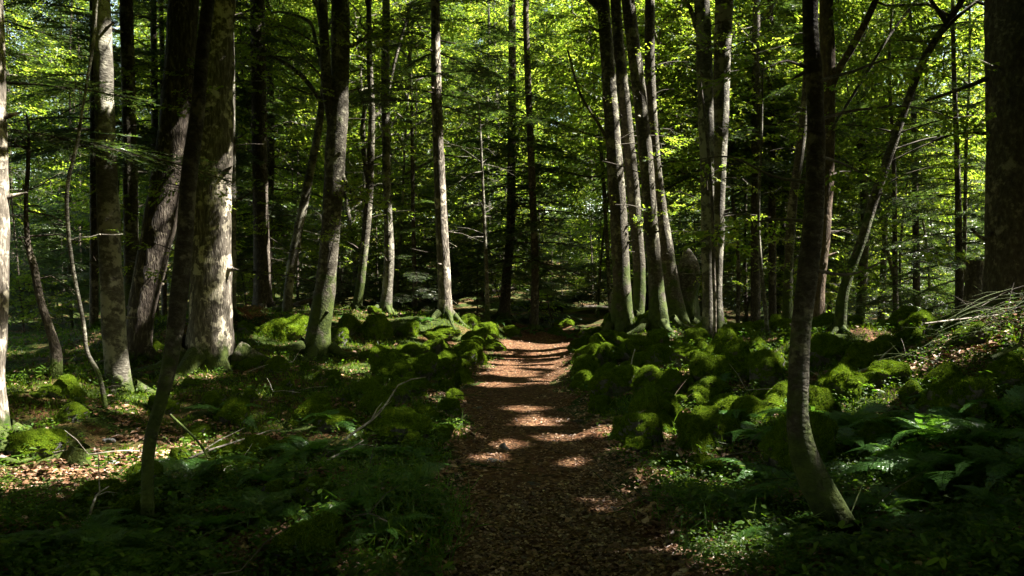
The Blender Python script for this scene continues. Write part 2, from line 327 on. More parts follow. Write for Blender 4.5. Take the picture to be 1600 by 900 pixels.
tr('farr1', 'fir', 22, [(1432, 508, 12), (1431, 400, 10), (1428, 200, 8), (1425, 100, 6)], 12, 'bark_fir', 'young fir with level boughs right of the slanted beech', z0=1.5, L=2.2)
tr('farr2', 'fir', 20, [(1400, 512, 9), (1399, 400, 8), (1398, 250, 6)], 10, 'bark_fir', 'small bushy fir close to the right of the slanted beech', z0=1.0, L=1.9)
tr('farr3', 'fir', 18, [(1500, 500, 14), (1498, 400, 11), (1496, 250, 8)], 11, 'bark_fir', 'small dark fir left of the big trunk at the right edge', z0=1.3, L=2.0)
tr('big', 'fir', 9.5, [(1590, 486, 92), (1586, 440, 82), (1582, 300, 78), (1580, 150, 78), (1578, 0, 76)], 20, 'bark_fir', 'massive dark fir trunk at the right picture edge behind the brushwood', z0=7, L=3.0, land='massive trunk at the right edge',
   limbs=[[(1560, 115, 10), (1500, 140, 6), (1430, 165, 4)], [(1560, 210, 7), (1510, 205, 4), (1470, 215, 3)], [(1560, 345, 9), (1530, 375, 6), (1500, 360, 4)]])
LANDS = {t['key']: t['land'] for t in T if 'land' in t}

def wp(px, py, Y): return np.array([(px-800)/F*Y, Y, CAMZ-(py-450)/F*Y])

# ---------------------------------------------------------------- terrain
CP = []
for t in T:
    p = t['pts'][0]; CP.append(wp(p[0], p[1]-6, t['Y']))
for px, py, Y in [(-200, 700, 8), (0, 780, 6), (100, 900, 4.3), (300, 900, 4.3), (520, 900, 4.3), (400, 760, 6.2), (520, 690, 8.2), (600, 640, 10),
                  (640, 590, 13), (560, 570, 14.5), (440, 545, 16), (120, 700, 8), (260, 690, 8.5), (60, 560, 16), (30, 525, 26), (120, 522, 26), (300, 512, 30),
                  (730, 560, 16.5), (760, 535, 19), (740, 515, 24), (720, 470, 34), (720, 445, 42), (560, 470, 34), (560, 440, 48), (850, 500, 30), (870, 470, 40), (850, 430, 62),
                  (980, 495, 28), (1000, 470, 40), (930, 560, 16.5), (960, 600, 12.5), (1000, 690, 8.5), (1080, 700, 8), (1100, 620, 10.5), (1150, 590, 11), (1060, 560, 14), (1000, 545, 16),
                  (1230, 600, 9.5), (1320, 585, 9.5), (1400, 560, 10.5), (1450, 530, 13), (1380, 530, 13.5), (1200, 700, 7.4), (1400, 700, 6.6), (1560, 640, 6.8), (1560, 580, 8), 
                  (1560, 800, 4.8), (1340, 885, 4.9), (1280, 885, 4.6), (1400, 885, 4.7), (1200, 850, 4.6), (1500, 890, 4.1), (1750, 640, 7), (1750, 500, 10), (1590, 468, 9.3), (1650, 452, 9.2), (1530, 512, 9.0), (1620, 500, 8.4), (1450, 505, 28), (1450, 485, 60), (1200, 515, 26), (1200, 490, 45), (1700, 505, 24),
                  (50, 505, 60), (-100, 530, 26), (300, 470, 70), (800, 330, 90), (550, 350, 90), (1050, 350, 90), (1400, 400, 90), (200, 450, 90)]:
    CP.append(wp(px, py, Y))
PATH = np.array([  # Y, left x, right x
    (1.0, -.35, .75), (2.5, -.38, .85), (4.4, -.40, .93), (6, -.50, 1.02), (8, -.60, 1.0), (11, -.72, .90), (14, -.70, .95), (18, -.40, 1.30), (22, -.12, 1.80), (25, .05, 2.1), (29, .2, 1.9)])
for Y, a, b in PATH:
    for q in (.1, .9): CP.append(np.array([a+(b-a)*q, Y, .0 if Y < 24 else .05]))
for x, y, z in [(-6, -6, 0), (6, -6, .4), (0, -3, 0), (-30, 0, 0), (30, 0, 1.5), (-60, 30, 0), (60, 30, 1.5), (-90, 90, 2), (90, 90, 4), (0, -40, 0)]:
    CP.append(np.array([x, y, z], float))
CP = np.array(CP)
D = np.linalg.norm(CP[:, None, :2]-CP[None, :, :2], axis=2)
A_ = np.block([[-D+np.eye(len(CP))*.07, np.ones((len(CP), 1))], [np.ones((1, len(CP))), np.zeros((1, 1))]])
WT = np.linalg.solve(A_, np.concatenate([CP[:, 2], [0]]))
def path_edges(Y): return np.interp(Y, PATH[:, 0], PATH[:, 1]), np.interp(Y, PATH[:, 0], PATH[:, 2])
def path_mask(x, y):
    a, b = path_edges(y); wob = (fbm2(x*1.5, y*1.5, 4, 5)-.5)*.95
    d = np.minimum(x-a, b-x)+wob
    return np.clip(d/.35+.5, 0, 1)*np.clip((30-y)/2, 0, 1)
def H(x, y):
    x = np.atleast_1d(np.asarray(x, float)); y = np.atleast_1d(np.asarray(y, float)); out = np.empty(len(x))
    for s in range(0, len(x), 20000):
        xx, yy = x[s:s+20000], y[s:s+20000]
        d = np.sqrt((xx[:, None]-CP[None, :, 0])**2+(yy[:, None]-CP[None, :, 1])**2)
        z = -d@WT[:-1]+WT[-1]
        far = np.clip((np.hypot(xx, yy)-100)/60, 0, 1); z = z*(1-far)+8.0*far
        pm = path_mask(xx, yy)
        b = (fbm2(xx*1.1, yy*1.1, 4, 9)-.5)*.42+(fbm2(xx*3.1, yy*3.1, 2, 19)-.5)*.10+(fbm2(xx*.35, yy*.35, 2, 3)-.5)*.3
        out[s:s+20000] = z+b*(1-pm)+pm*((fbm2(xx*2.2, yy*2.2, 3, 2)-.5)*.05-.02)
    return out
def ground_hit(px, py):
    Y = np.concatenate([np.arange(2.5, 30, .04), np.arange(30, 90, .3)])
    x = (px-800)/F*Y; z = CAMZ-(py-450)/F*Y
    h = H(x, Y); k = np.argmax(z <= h)
    if z[k] > h[k]: k = len(Y)-1
    return np.array([x[k], Y[k], h[k]])

gx = np.sinh(np.linspace(-1, 1, 300)*5.6)/math.sinh(5.6)*320
gy = np.concatenate([-np.geomspace(200, 1.2, 18)+1.5, np.linspace(.6, 12, 110), 12+np.cumsum(np.geomspace(.11, 12, 130))])
GX, GY = np.meshgrid(gx, gy); GZ = H(GX.ravel(), GY.ravel())
nx, ny = len(gx), len(gy)
I = (np.arange(ny-1)[:, None]*nx+np.arange(nx-1)[None]); Q = np.stack([I, I+1, I+1+nx, I+nx], -1).reshape(-1, 4)
tag(mesh_obj('ground', np.column_stack([GX.ravel(), GY.ravel(), GZ]), Q, M['ground']), 'mossy forest floor with leaf litter on both sides of the path', 'ground', kind='structure')
py_ = np.linspace(.8, 28.5, 280); u = np.linspace(0, 1, 26)
a, b = path_edges(py_); wa = (fbm2(py_*1.7, py_*0, 3, 21)-.5)*1.0; wb = (fbm2(py_*1.7, py_*0+7, 3, 22)-.5)*1.0
PX = (a+wa-.1)[:, None]+(b+wb-a-wa+.2)[:, None]*u[None]; PY = np.repeat(py_[:, None], 26, 1)
PZ = H(PX.ravel(), PY.ravel()).reshape(PX.shape)+.014-.05*(np.abs(u*2-1)**6)[None]
I = (np.arange(279)[:, None]*26+np.arange(25)[None]); Q = np.stack([I, I+1, I+27, I+26], -1).reshape(-1, 4)
tag(mesh_obj('path', np.column_stack([PX.ravel(), PY.ravel(), PZ.ravel()]), Q, M['path']), 'brown trodden path covered in dead leaves running into the forest', 'path', kind='structure')

# ---------------------------------------------------------------- gaps cut into the canopy so that sun lands on chosen spots
SPOT = []
for px, py, rx, ry in [(872, 688, 36, 7), (828, 658, 26, 6), (815, 640, 34, 5), (775, 602, 45, 5), (795, 584, 50, 5), (850, 598, 30, 3), (775, 571, 45, 5), (850, 570, 30, 3),
                       (875, 549, 40, 5), (815, 541, 40, 3), (788, 697, 14, 6), (765, 718, 22, 5), (890, 724, 26, 5), (970, 702, 22, 3), (1030, 690, 32, 4), (1015, 745, 20, 3), (1055, 757, 26, 8),
                       (1112, 768, 18, 4), (702, 673, 14, 5), (925, 788, 10, 3), (570, 880, 36, 10), (15, 765, 36, 11), (30, 690, 26, 9), (105, 745, 50, 9), (30, 735, 30, 10), (150, 738, 22, 6), (228, 622, 26, 12),
                       (205, 640, 22, 6), (182, 720, 14, 6), (420, 532, 34, 4), (470, 537, 20, 6), (530, 540, 22, 9), (430, 567, 16, 8), (315, 590, 28, 10), (75, 612, 16, 9), (30, 552, 26, 8), (150, 526, 18, 4), (130, 645, 14, 6), (145, 535, 22, 5),
                       (700, 512, 34, 7), (735, 533, 34, 8), (660, 520, 22, 8), (600, 498, 28, 8), (640, 545, 18, 8), (775, 526, 24, 5), (690, 545, 24, 6), (540, 497, 16, 8), (690, 630, 30, 8), (440, 838, 16, 10),
                       (1052, 645, 20, 12), (1030, 560, 18, 8), (1050, 585, 30, 7), (1095, 585, 26, 6), (1142, 538, 18, 8), (1190, 552, 30, 8), (920, 562, 22, 6), (900, 577, 16, 5), (960, 592, 20, 6), (1112, 718, 20, 10), (1086, 736, 10, 10),
                       (1330, 650, 40, 9), (1415, 616, 16, 8), (1440, 735, 36, 12), (1410, 715, 18, 6), (1330, 745, 26, 6), (1335, 777, 18, 8), (1380, 822, 12, 8), (1100, 866, 28, 9), (1155, 850, 30, 8), (1140, 886, 34, 8), (1248, 842, 20, 7),
                       (1565, 522, 36, 8), (1560, 560, 34, 8), (1500, 560, 20, 5), (1420, 530, 20, 5), (1380, 521, 14, 5), (1350, 521, 20, 6), (1308, 522, 14, 5), (1590, 545, 20, 6), (1200, 590, 14, 5), (1240, 575, 10, 5), (1520, 620, 16, 5), (1450, 580, 14, 4)]:
    c = ground_hit(px, py); d = c[1]
    SPOT.append((c[0], c[1], c[2], max(.22, rx/F*d*1.15), max(.24, ry*d*d/(F*1.5)*1.05), 0))
for px, y0, y1, Y, r in [(345, 270, 530, 13, .20), (358, 40, 120, 17, .25), (518, 380, 500, 15, .2), (698, 230, 500, 20, .24), (690, 60, 120, 20, .2), (610, 340, 495, 21, .22), (255, 320, 430, 13.5, .22), (282, 190, 280, 13.5, .15),
                         (180, 40, 130, 10.5, .13), (190, 590, 630, 10.5, .2), (5, 560, 700, 8, .2), (8, 290, 380, 8, .2), (985, 360, 470, 18, .16), (1003, 380, 510, 18.4, .18), (1040, 440, 500, 17.6, .15), (1123, 330, 530, 16.5, .16),
                         (1350, 340, 400, 12, .18), (1388, 230, 270, 12, .18), (1296, 280, 460, 13, .2), (1253, 490, 600, 5, .08), (207, 200, 300, 17, .25), (380, 470, 500, 18, .3), (760, 200, 350, 23, .3), (1500, 20, 60, 9, .3), (418, 300, 420, 22, .2), (575, 330, 420, 22, .2), (540, 150, 260, 15, .15)]:
    L = (y1-y0)/F*Y; k = max(1, int(L/(r*1.0)))
    for i in range(k+1):
        p = wp(px, y0+(y1-y0)*i/max(1, k), Y); SPOT.append((p[0]+.1, p[1]-.05, p[2], r*1.5, r*1.2, 1))
SPOT0 = np.array(SPOT)
BLOB = [(-1, 38, 7, .95), (13, 20, 7, .8), (9, 30, 9, .9), (-4, 30, 8, .85), (-2.2, 16.5, 3.4, .5), (3, 13.5, 4, .45), (6.5, 10.5, 3.6, .52), (3.2, 9.5, 2.2, .25), (.3, 17.5, 3.8, .42), (-5, 14, 3, .18), (3.5, 6.5, 1.5, .06)]
_q = np.sort(fbm2(U(0, 60, 20000), U(0, 60, 20000), 3, 77))
def keep(P):
    """leaves that stay: those not in a gap of the canopy on the sun's way to the lit spots"""
    ok = np.ones(len(P), bool)
    kx, ky = S[0]/S[2], S[1]/S[2]
    ax, ay = P[:, 0]-kx*P[:, 2], P[:, 1]-ky*P[:, 2]; bx, by = SPOT0[:, 0]-kx*SPOT0[:, 2], SPOT0[:, 1]-ky*SPOT0[:, 2]
    near_ = (bx+SPOT0[:, 3] > ax.min()) & (bx-SPOT0[:, 3] < ax.max()) & (by+SPOT0[:, 4] > ay.min()) & (by-SPOT0[:, 4] < ay.max())
    SPOT = SPOT0[near_] if near_.any() else SPOT0[:1]
    for s in range(0, len(P), 30000):
        p = P[s:s+30000]; dz = p[:, None, 2]-SPOT[None, :, 2]; t = dz/S[2]
        dx = (p[:, None, 0]-SPOT[None, :, 0]-S[0]*t)/SPOT[None, :, 3]
        dy = (p[:, None, 1]-SPOT[None, :, 1]-S[1]*t)/SPOT[None, :, 4]
        t = (p[:, 2]-.4)/S[2]; qx = p[:, 0]-S[0]*t; qy = p[:, 1]-S[1]*t
        rag = .05+3.2*fbm2(qx*2.2, qy*5.5, 4, 13)**1.9
        hit = ((dx*dx+dy*dy < np.where(SPOT[None, :, 5] > 0, 1.1, rag[:, None])) & (dz > .35)).any(1)
        f = np.interp(qy, [8, 13, 20, 27, 34], [.006, .012, .07, .5, .85])
        for bx, by, br, bf in BLOB: f = np.maximum(f, bf*np.exp(-((qx-bx)**2+(qy-by)**2)/(br*br)))
        thr = np.interp(1-f, np.linspace(0, 1, len(_q)), _q)
        view = (np.abs(p[:, 0]) < .68*p[:, 1]) & (p[:, 2]-CAMZ < .385*p[:, 1]) & (p[:, 1] > 15)
        hole = (fbm2(qx*1.0, qy*.8, 3, 77) > thr) & ~view
        big = np.interp(p[:, 1], [24, 30, 45], [0, .26, .34])
        hole |= view & (fbm2(qx*.33, qy*.33, 3, 91) > np.interp(1-big, np.linspace(0, 1, len(_q)), _q))
        ok[s:s+30000] = ~(hit | hole)
    return ok

# ---------------------------------------------------------------- foliage templates (soups of quads)
def leaf_quads(base, dirs, nrm, L, Wd, fold=.12):
    side = np.cross(nrm, dirs); side /= np.linalg.norm(side, axis=1)[:, None]+1e-9
    L = np.reshape(L, (-1, 1))*np.ones((len(base), 1)); Wd = np.reshape(Wd, (-1, 1))*np.ones((len(base), 1))
    mid = base+dirs*L*.48
    return np.stack([base, mid+side*Wd*.5+nrm*L*fold, base+dirs*L-nrm*L*fold, mid-side*Wd*.5+nrm*L*fold], 1)
def unit(v): return v/(np.linalg.norm(v, axis=-1, keepdims=True)+1e-9)
def ribbon(a, b, w):
    d = b-a; s = np.cross(d, [0, 0, 1.0]); s = s/(np.linalg.norm(s)+1e-9)*w
    return np.array([a-s, b-s*.4, b+s*.4, a+s])

def beech_spray(seed, nleaf=30, ll=.11):
    r = np.random.default_rng(seed); quads = []; mi = []; tw = [(np.zeros(3), np.array([1, 0, -.06]))]
    for i in range(5):
        x = .15+.15*i; sgn = 1 if i % 2 else -1; l = .5*(1-.6*x)
        tw.append((np.array([x, 0, -.03*x]), np.array([x+l*.7, sgn*l*.75, -.03+r.normal(0, .06)])))
    for a, b in tw: quads.append(ribbon(a, b, .006)); mi.append(1)
    B, Dv, Nn = [], [], []
    for k in range(nleaf):
        a, b = tw[k % len(tw)]; t = .25+.8*r.random(); ax = unit(b-a); sgn = 1 if k % 2 else -1
        sd = np.array([-ax[1], ax[0], 0])*sgn
        B.append(a+(b-a)*min(t, 1)); Dv.append(unit(ax*.75+sd*.7+[0, 0, r.normal(-.15, .25)])); Nn.append(unit(np.array([r.normal(0, .3), r.normal(0, .3), 1])))
    B, Dv, Nn = map(np.array, (B, Dv, Nn))
    lq = leaf_quads(B, Dv, Nn, ll*r.uniform(.75, 1.2, nleaf), ll*.62)
    return np.concatenate([np.array(quads), lq]), np.array(mi+[0]*nleaf)

def fir_bough(seed, fine=True, near=False):
    r = np.random.default_rng(seed); quads = []; mi = []
    zc = lambda x: .06*x-.2*x*x
    xs = np.linspace(0, 1, 6)
    for i in range(5):
        w = .010*(1.05-xs[i]); a = np.array([xs[i], 0, zc(xs[i])]); b = np.array([xs[i+1], 0, zc(xs[i+1])])
        quads.append(ribbon(a, b, w)); mi.append(1)
        quads.append(np.array([a-[0, 0, w], b-[0, 0, w*.7], b+[0, 0, w*.7], a+[0, 0, w]])); mi.append(1)
    B, Dv, Nn = [], [], []
    step = .022 if near == 2 else .034 if near else .055 if fine else .085
    for x in np.arange(.22, 1.0, step):
        for sgn in (-1, 1):
            if r.random() < .12: continue
            l = (.42*(1-x)**.7+.05)*r.uniform(.7, 1.1)*min(1, (x-.1)*3)
            a = np.array([x, 0, zc(x)]); d = unit(np.array([.62, sgn*.78, r.normal(-.12, .12)]))
            quads.append(ribbon(a, a+d*l, .0035)); mi.append(1)
            ns = max(2, int(l/(.010 if near == 2 else .021 if near else .035 if fine else .055)))
            for k in range(ns):
                t = (k+.6)/ns; pt = a+d*l*t-[0, 0, .12*l*t*t]
                for s2 in (-1, 1):
                    sd = np.array([-d[1], d[0], 0])*s2
                    B.append(pt); Dv.append(unit(d*.7+sd*.75+[0, 0, r.normal(.02, .18)])); Nn.append(unit(np.array([r.normal(0, .35), r.normal(0, .35), 1])))
    B, Dv, Nn = map(np.array, (B, Dv, Nn)); n = len(B)
    lq = leaf_quads(B, Dv, Nn, (.020 if near == 2 else .042 if near else .075 if fine else .11)*r.uniform(.7, 1.25, n), .006 if near == 2 else .0135 if near else .026 if fine else .042, .02)
    return np.concatenate([np.array(quads), lq]), np.array(mi+[0]*n)

def place(tmpl, pos, az, pit, roll, sc):
    """instances of template quads -> soup (N*k,4,3)"""
    q, mi = tmpl; n = len(pos); ca, sa = np.cos(az), np.sin(az); cp, sp = np.cos(pit), np.sin(pit); cr, sr = np.cos(roll), np.sin(roll)
    z = np.zeros(n); o = np.ones(n)
    Rx = np.array([[o, z, z], [z, cr, -sr], [z, sr, cr]]).transpose(2, 0, 1)
    Ry = np.array([[cp, z, -sp], [z, o, z], [sp, z, cp]]).transpose(2, 0, 1)
    Rz = np.array([[ca, -sa, z], [sa, ca, z], [z, z, o]]).transpose(2, 0, 1)
    Rm = Rz@Ry@Rx*sc[:, None, None]
    v = np.einsum('nij,kvj->nkvi', Rm, q)+pos[:, None, None, :]
    return v.reshape(-1, 4, 3), np.tile(mi, n)

BS = [beech_spray(i, 40, .115) for i in range(5)]
BSD = [beech_spray(20+i, 46, .13) for i in range(4)]
FB = [fir_bough(i, True) for i in range(4)]
FBN = [fir_bough(30+i, True, True) for i in range(4)]
FBX = [fir_bough(50+i, True, 2) for i in range(3)]
FBC = [fir_bough(10+i, False) for i in range(4)]

class Soup:
    def __init__(s): s.q = []; s.m = []
    def inst(s, tmpls, pos, az, pit, roll, sc):
        if len(pos) == 0: return
        k = rng.integers(0, len(tmpls), len(pos))
        for j in range(len(tmpls)):
            w = k == j
            if w.any():
                q, m = place(tmpls[j], pos[w], az[w], pit[w], roll[w], sc[w]); s.q.append(q); s.m.append(m)
    def add(s, q, m): s.q.append(q); s.m.append(m)
    def obj(s, name, mats, parent, off, cull=True, inview=None):
        if not s.q: return None
        q = np.concatenate(s.q); m = np.concatenate(s.m)
        if inview is not None:
            c = q.mean(1); k = ~((np.abs(c[:, 0]) < .70*c[:, 1]+.4) & (c[:, 2]-CAMZ < .39*c[:, 1]+.35) & (c[:, 1] < inview)); q, m = q[k], m[k]
        if cull and len(q):
            k = keep(q.mean(1)); q, m = q[k], m[k]
        if not len(q): return None
        return soup_obj(name, q-np.asarray(off), m, mats, parent)

STAT = [0]
def beech_crown(geo, soup, curve, z0, z1, Rr, nl, ns, sc, tmpl, r0=.04, sub=True, up=.45):
    pos, az_, seed = [], [], rng.integers(0, 1000)
    for i in range(nl):
        zz = z0+(z1-z0)*(i+U(0, 1))/nl*.93; s = curve(zz); az = i*2.4+U(-.5, .5)
        f = (zz-z0)/(z1-z0); L = Rr*U(.65, 1.1)*(1-.55*f); el = up*U(.5, 1.3)+.3*f
        t = np.linspace(0, 1, 6)[:, None]
        d = np.array([math.cos(az), math.sin(az), 0]); wob = rng.normal(0, .05*L, (6, 3)); wob[0] = 0
        P = s+d*L*t+np.array([0, 0, 1])*L*(el*t-.12*t*t)+wob
        Pr, rr = resample(P, np.linspace(r0*(.4+.2*L), .006, 6), .3)
        geo.add(*tube(Pr, rr, 5))
        tt = U(.22, 1.0, ns); idx = np.minimum((tt*(len(Pr)-1)).astype(int), len(Pr)-1)
        ctr = Pr[idx]; sd = np.array([-d[1], d[0], 0])
        lat = rng.normal(0, .24*L, ns)*(1.1-.5*tt)
        p = ctr+sd*lat[:, None]+d*(np.abs(lat)*.35)[:, None]+np.array([0, 0, 1])*rng.normal(0, .10*L+.05, ns)[:, None]
        pos.append(p); az_.append(az+np.sign(lat)*.7+rng.normal(0, .5, ns))
        if sub:
            for j in range(0, ns, 4):
                m = (ctr[j]+p[j])/2+[0, 0, -.05]
                q, r_ = resample([ctr[j], m, p[j]], [.012, .008, .004], .4); geo.add(*tube(q, r_, 3))
    pos = np.concatenate(pos); az_ = np.concatenate(az_); n = len(pos)
    soup.inst(tmpl, pos, az_, rng.normal(-.12, .22, n), rng.normal(0, .3, n), sc*U(.75, 1.2, n))

def fir_crown(geo, soup, curve, z0, z1, L0, dens, tmpl, gap=.2, dead=True, pitch=-.12, zdead=.8):
    zs = []; z = z0
    while z < z1-.2:
        zs.append(z); z += U(.22, .5)/dens
    pos, az_, pt, ln = [], [], [], []
    for z in zs:
        f = (z-z0)/(z1-z0); n = rng.integers(2, 5)
        for a in rng.uniform(0, 6.28)+np.arange(n)*6.28/n+rng.normal(0, .3, n):
            if U(0, 1) < gap: continue
            pos.append(curve(z)); az_.append(a); ln.append(L0*(1-f)**.75*U(.6, 1.1)+.25); pt.append(pitch+.35*f+rng.normal(0, .1))
    n = len(pos)
    if n: soup.inst(tmpl, np.array(pos), np.array(az_), np.array(pt), rng.normal(0, .15, n), np.array(ln))
    if dead:
        for z in np.arange(zdead, z0, .28):
            if U(0, 1) < .35: continue
            a = U(0, 6.28); l = U(.3, 1.1); s = curve(z)
            d = np.array([math.cos(a), math.sin(a), U(-.3, .15)])
            q, r_ = resample([s, s+d*l*.5, s+d*l+[0, 0, U(-.15, .1)]], [.011, .007, .003], .3); geo.add(*tube(q, r_, 3))
            if U(0, 1) < .6:
                m = s+d*l*.55; e = m+(d+rng.normal(0, .5, 3))*l*.4
                geo.add(*tube(np.array([m, e]), np.array([.005, .002]), 3))

def curve_fn(P):
    o = np.argsort(P[:, 2])
    return lambda z: np.array([np.interp(z, P[o, 2], P[o, 0]), np.interp(z, P[o, 2], P[o, 1]), z])

def build_tree(name, kind, P, r, label, bark, z0=None, z1=None, group=None, seg=16, step=.12, bump=.07, flare=.9, limbs=(), L=2.6, twigs=0, far=False, crown=None, seed=0, inview=None, roots=0):
    base = P[0].copy(); P = P.copy(); P[0, 2] -= .25
    geo = Geo(); Pr, rr = resample(P, r, step)
    geo.add(*tube(Pr, rr, seg, bump, flare, seed))
    if roots:
        for i in range(roots):
            a = i*6.283/roots+U(-.5, .5); l = r[0]*U(2.2, 4.0)+.12; d = np.array([math.cos(a), math.sin(a), 0]); Rp = []
            for f, up in ((.35, r[0]*.7), (.9, r[0]*.2), (1.5, 0.0), (2.4, -.03)):
                c = base+d*(r[0]*.5+l*f*.42)+np.array([-d[1], d[0], 0])*U(-.06, .06)*f; c[2] = H(c[0], c[1])[0]+up-.01; Rp.append(c)
            q, r_ = resample(Rp, [r[0]*.42, r[0]*.32, r[0]*.2, r[0]*.06], .05); geo.add(*tube(q, r_, 8, .15, 0, seed+i))
        cvs = curve_fn(Pr)
        for _ in range(7):
            z = base[2]+U(.8, 6); c = cvs(z); a = U(0, 6.28); rl = np.interp(z, Pr[:, 2], rr); d = np.array([math.cos(a), math.sin(a), U(-.1, .5)])
            q, r_ = resample([c+d*rl*.5, c+d*rl*1.1, c+d*(rl+U(.04, .22))], [rl*.22+.012, rl*.12+.01, .006], .03); geo.add(*tube(q, r_, 6, .2, 0, seed))
    for lp, lr in limbs:
        q, r_ = resample(lp, lr, .12); geo.add(*tube(q, r_, 8, .06, 0, seed+1))
    cv = curve_fn(Pr); soup = Soup(); zt = Pr[-1, 2]
    if kind in ('beech', 'beech_thin') and crown:
        beech_crown(geo, soup, cv, z0, zt, **crown)
    elif kind == 'fir':
        fir_crown(geo, soup, cv, z0, zt, L, **(crown or dict(dens=1, tmpl=FB)))
    if twigs or kind == 'dead':
        for _ in range(twigs or 10):
            z = base[2]+(zt-base[2])*U(.3, 1); s = cv(z); a = U(0, 6.28); l = U(.4, 1.5)*(1 if twigs else .5)
            d = np.array([math.cos(a), math.sin(a), U(-.4, .4)])
            q, r_ = resample([s, s+d*l*.5+[0, 0, .08], s+d*l], [.014, .009, .003], .2); geo.add(*tube(q, r_, 4))
            for k in range(3):
                m = s+d*l*U(.3, .9); e = m+(d+rng.normal(0, .6, 3))*l*.35
                geo.add(*tube(np.array([m, (m+e)/2+[0, 0, .02], e]), np.array([.006, .004, .002]), 3))
    root = empty(name, base); tag(root, label, 'tree', group)
    geo.obj('trunk', [M[bark]], root, base)
    if soup.q: soup.obj('crown', [M['fir' if kind == 'fir' else 'beech'], M['twig']], root, base, inview=inview)
    return root, soup

for k, t in enumerate(T):
    Y = t['Y']; P = [wp(px, py, Y) for px, py, w in t['pts']]; r = [w*.5/F*Y for px, py, w in t['pts']]
    P = np.array(P); dj = rng.normal(0, .03, len(P)).cumsum()*.5; P[:, 1] += dj-dj[0]
    P[0, 2] = H(P[0, 0], P[0, 1])[0]-.02
    top = P[-1]; d = unit(P[-1]-P[-2]); tgt = t['H']; rt = r[-1]
    if tgt > top[2]+.6:
        n = max(2, int((tgt-top[2])/2)); cur = top.copy(); ext = []
        for i in range(n):
            d = unit(d*[.8, .8, 1]+[rng.normal(0, .05), rng.normal(0, .05), .15]); cur = cur+d*(tgt-top[2])/n; ext.append(cur.copy()); r.append(rt*(1-(i+1)/n)*.95+.012)
        P = np.vstack([P, ext])
    limbs = [([wp(px, py, Y)+[0, i*(.12 if li % 2 else -.12), 0] for i, (px, py, w) in enumerate(lp)], [w*.5/F*Y for px, py, w in lp]) for li, lp in enumerate(t.get('limbs', []))]
    kw = dict(inview=26) if t['kind'] == 'beech' else {}
    ftop = CAMZ+450/F*Y
    if t['kind'] == 'beech':
        kw['z0'] = t.get('z0', max(4.2, min(ftop*1.02, t['H']*.6))); Rr = 4.0 if t['H'] > 13 else 2.6
        kw['crown'] = dict(Rr=Rr, nl=int(19*(t['H']/16)), ns=38, sc=1.25 if Y > 9 else .8, tmpl=BSD, sub=False)
    elif t['kind'] == 'beech_thin':
        kw['z0'] = P[0, 2]+1.6; kw['crown'] = dict(Rr=.6, nl=2, ns=2, sc=.25, tmpl=BS, r0=.012)
    elif t['kind'] == 'fir':
        kw['z0'] = t.get('z0', 6); kw['L'] = t.get('L', 2.6); kw['crown'] = dict(dens=1.0, tmpl=FBN if Y < 25 else FB)
    near = Y < 14
    rt_, _s = build_tree({'beech': 'beech_tree', 'beech_thin': 'beech_sapling', 'fir': 'fir_tree', 'dead': 'dead_tree'}[t['kind']], t['kind'], P, np.array(r), t['label'], t['bark'],
               seg=28 if near else 18, step=.05 if near else .09, bump=.11 if t['kind'] != 'fir' else .07, flare=.4 if near else .5, limbs=limbs, twigs=t.get('twigs', 0), roots=5 if t['kind'] in ('beech', 'fir') and r[0] > .08 and t['key'] != 'big' else 0, seed=k*7, **kw)
    if t['kind'] == 'beech' and t['Y'] >= 12:
        sp_ = Soup(); tw_ = Geo(); cv_ = curve_fn(P)
        for _ in range(9):
            z = U(P[0, 2]+1.2, ftop); c0 = cv_(z); a = U(0, 6.28); l = U(.5, 1.5); e = c0+np.array([math.cos(a), math.sin(a), U(-.1, .5)])*l
            q, r_ = resample([c0, (c0+e)/2+[0, 0, .06], e], [.014, .009, .003], .15); tw_ = Geo(); tw_.add(*tube(q, r_, 4)); tw_.obj('twig', [M['twig']], rt_, np.array(rt_.location)); m = 5; i = rng.integers(len(q)//3, len(q), m)
            sp_.inst(BS, q[i]+rng.normal(0, .06, (m, 3)), a+rng.normal(0, .7, m), rng.normal(-.1, .2, m), rng.normal(0, .3, m), .5*U(.6, 1.2, m))
        for lp, lr in limbs:
            if lr[-1] > .05: continue
            q, _ = resample(lp, lr, .1); m = 26; i = rng.integers(len(q)//3, len(q), m); d = q[-1]-q[0]
            sp_.inst(BS, q[i]+rng.normal(0, .18, (m, 3)), math.atan2(d[1], d[0])+rng.normal(0, 1.0, m), rng.normal(-.1, .2, m), rng.normal(0, .3, m), .6*U(.7, 1.2, m))
        sp_.obj('foliage', [M['beech'], M['twig']], rt_, np.array(rt_.location))

# dark leafy side branches of the near bent beech, and their leaves (part of that tree)
near_root = [o for o in COL.objects if o.get('label', '').startswith('near beech on the right')][0]
def leafy_branches(root, lines, Yb, sc, n, tmpl, name, matl):
    off = np.array(root.location); geo = Geo(); soup = Soup()
    for ln in lines:
        P = [wp(px, py, Yb+dy) for px, py, dy in ln]
        q, r_ = resample(P, np.linspace(.013, .003, len(P)), .1); geo.add(*tube(q, r_, 5, .05))
        m = int(n*len(q)/14); i = rng.integers(len(q)//4, len(q), m); d = unit(q[-1]-q[0]); az = math.atan2(d[1], d[0])
        p = q[i]+rng.normal(0, .05, (m, 3))*[1, 1, .5]
        soup.inst(tmpl, p, az+rng.normal(0, .7, m), rng.normal(-.15, .2, m), rng.normal(0, .3, m), sc*U(.6, 1.2, m))
    geo.obj('branch', [M['twig']], root, off); soup.obj(name, [M[matl], M['twig']], root, off)
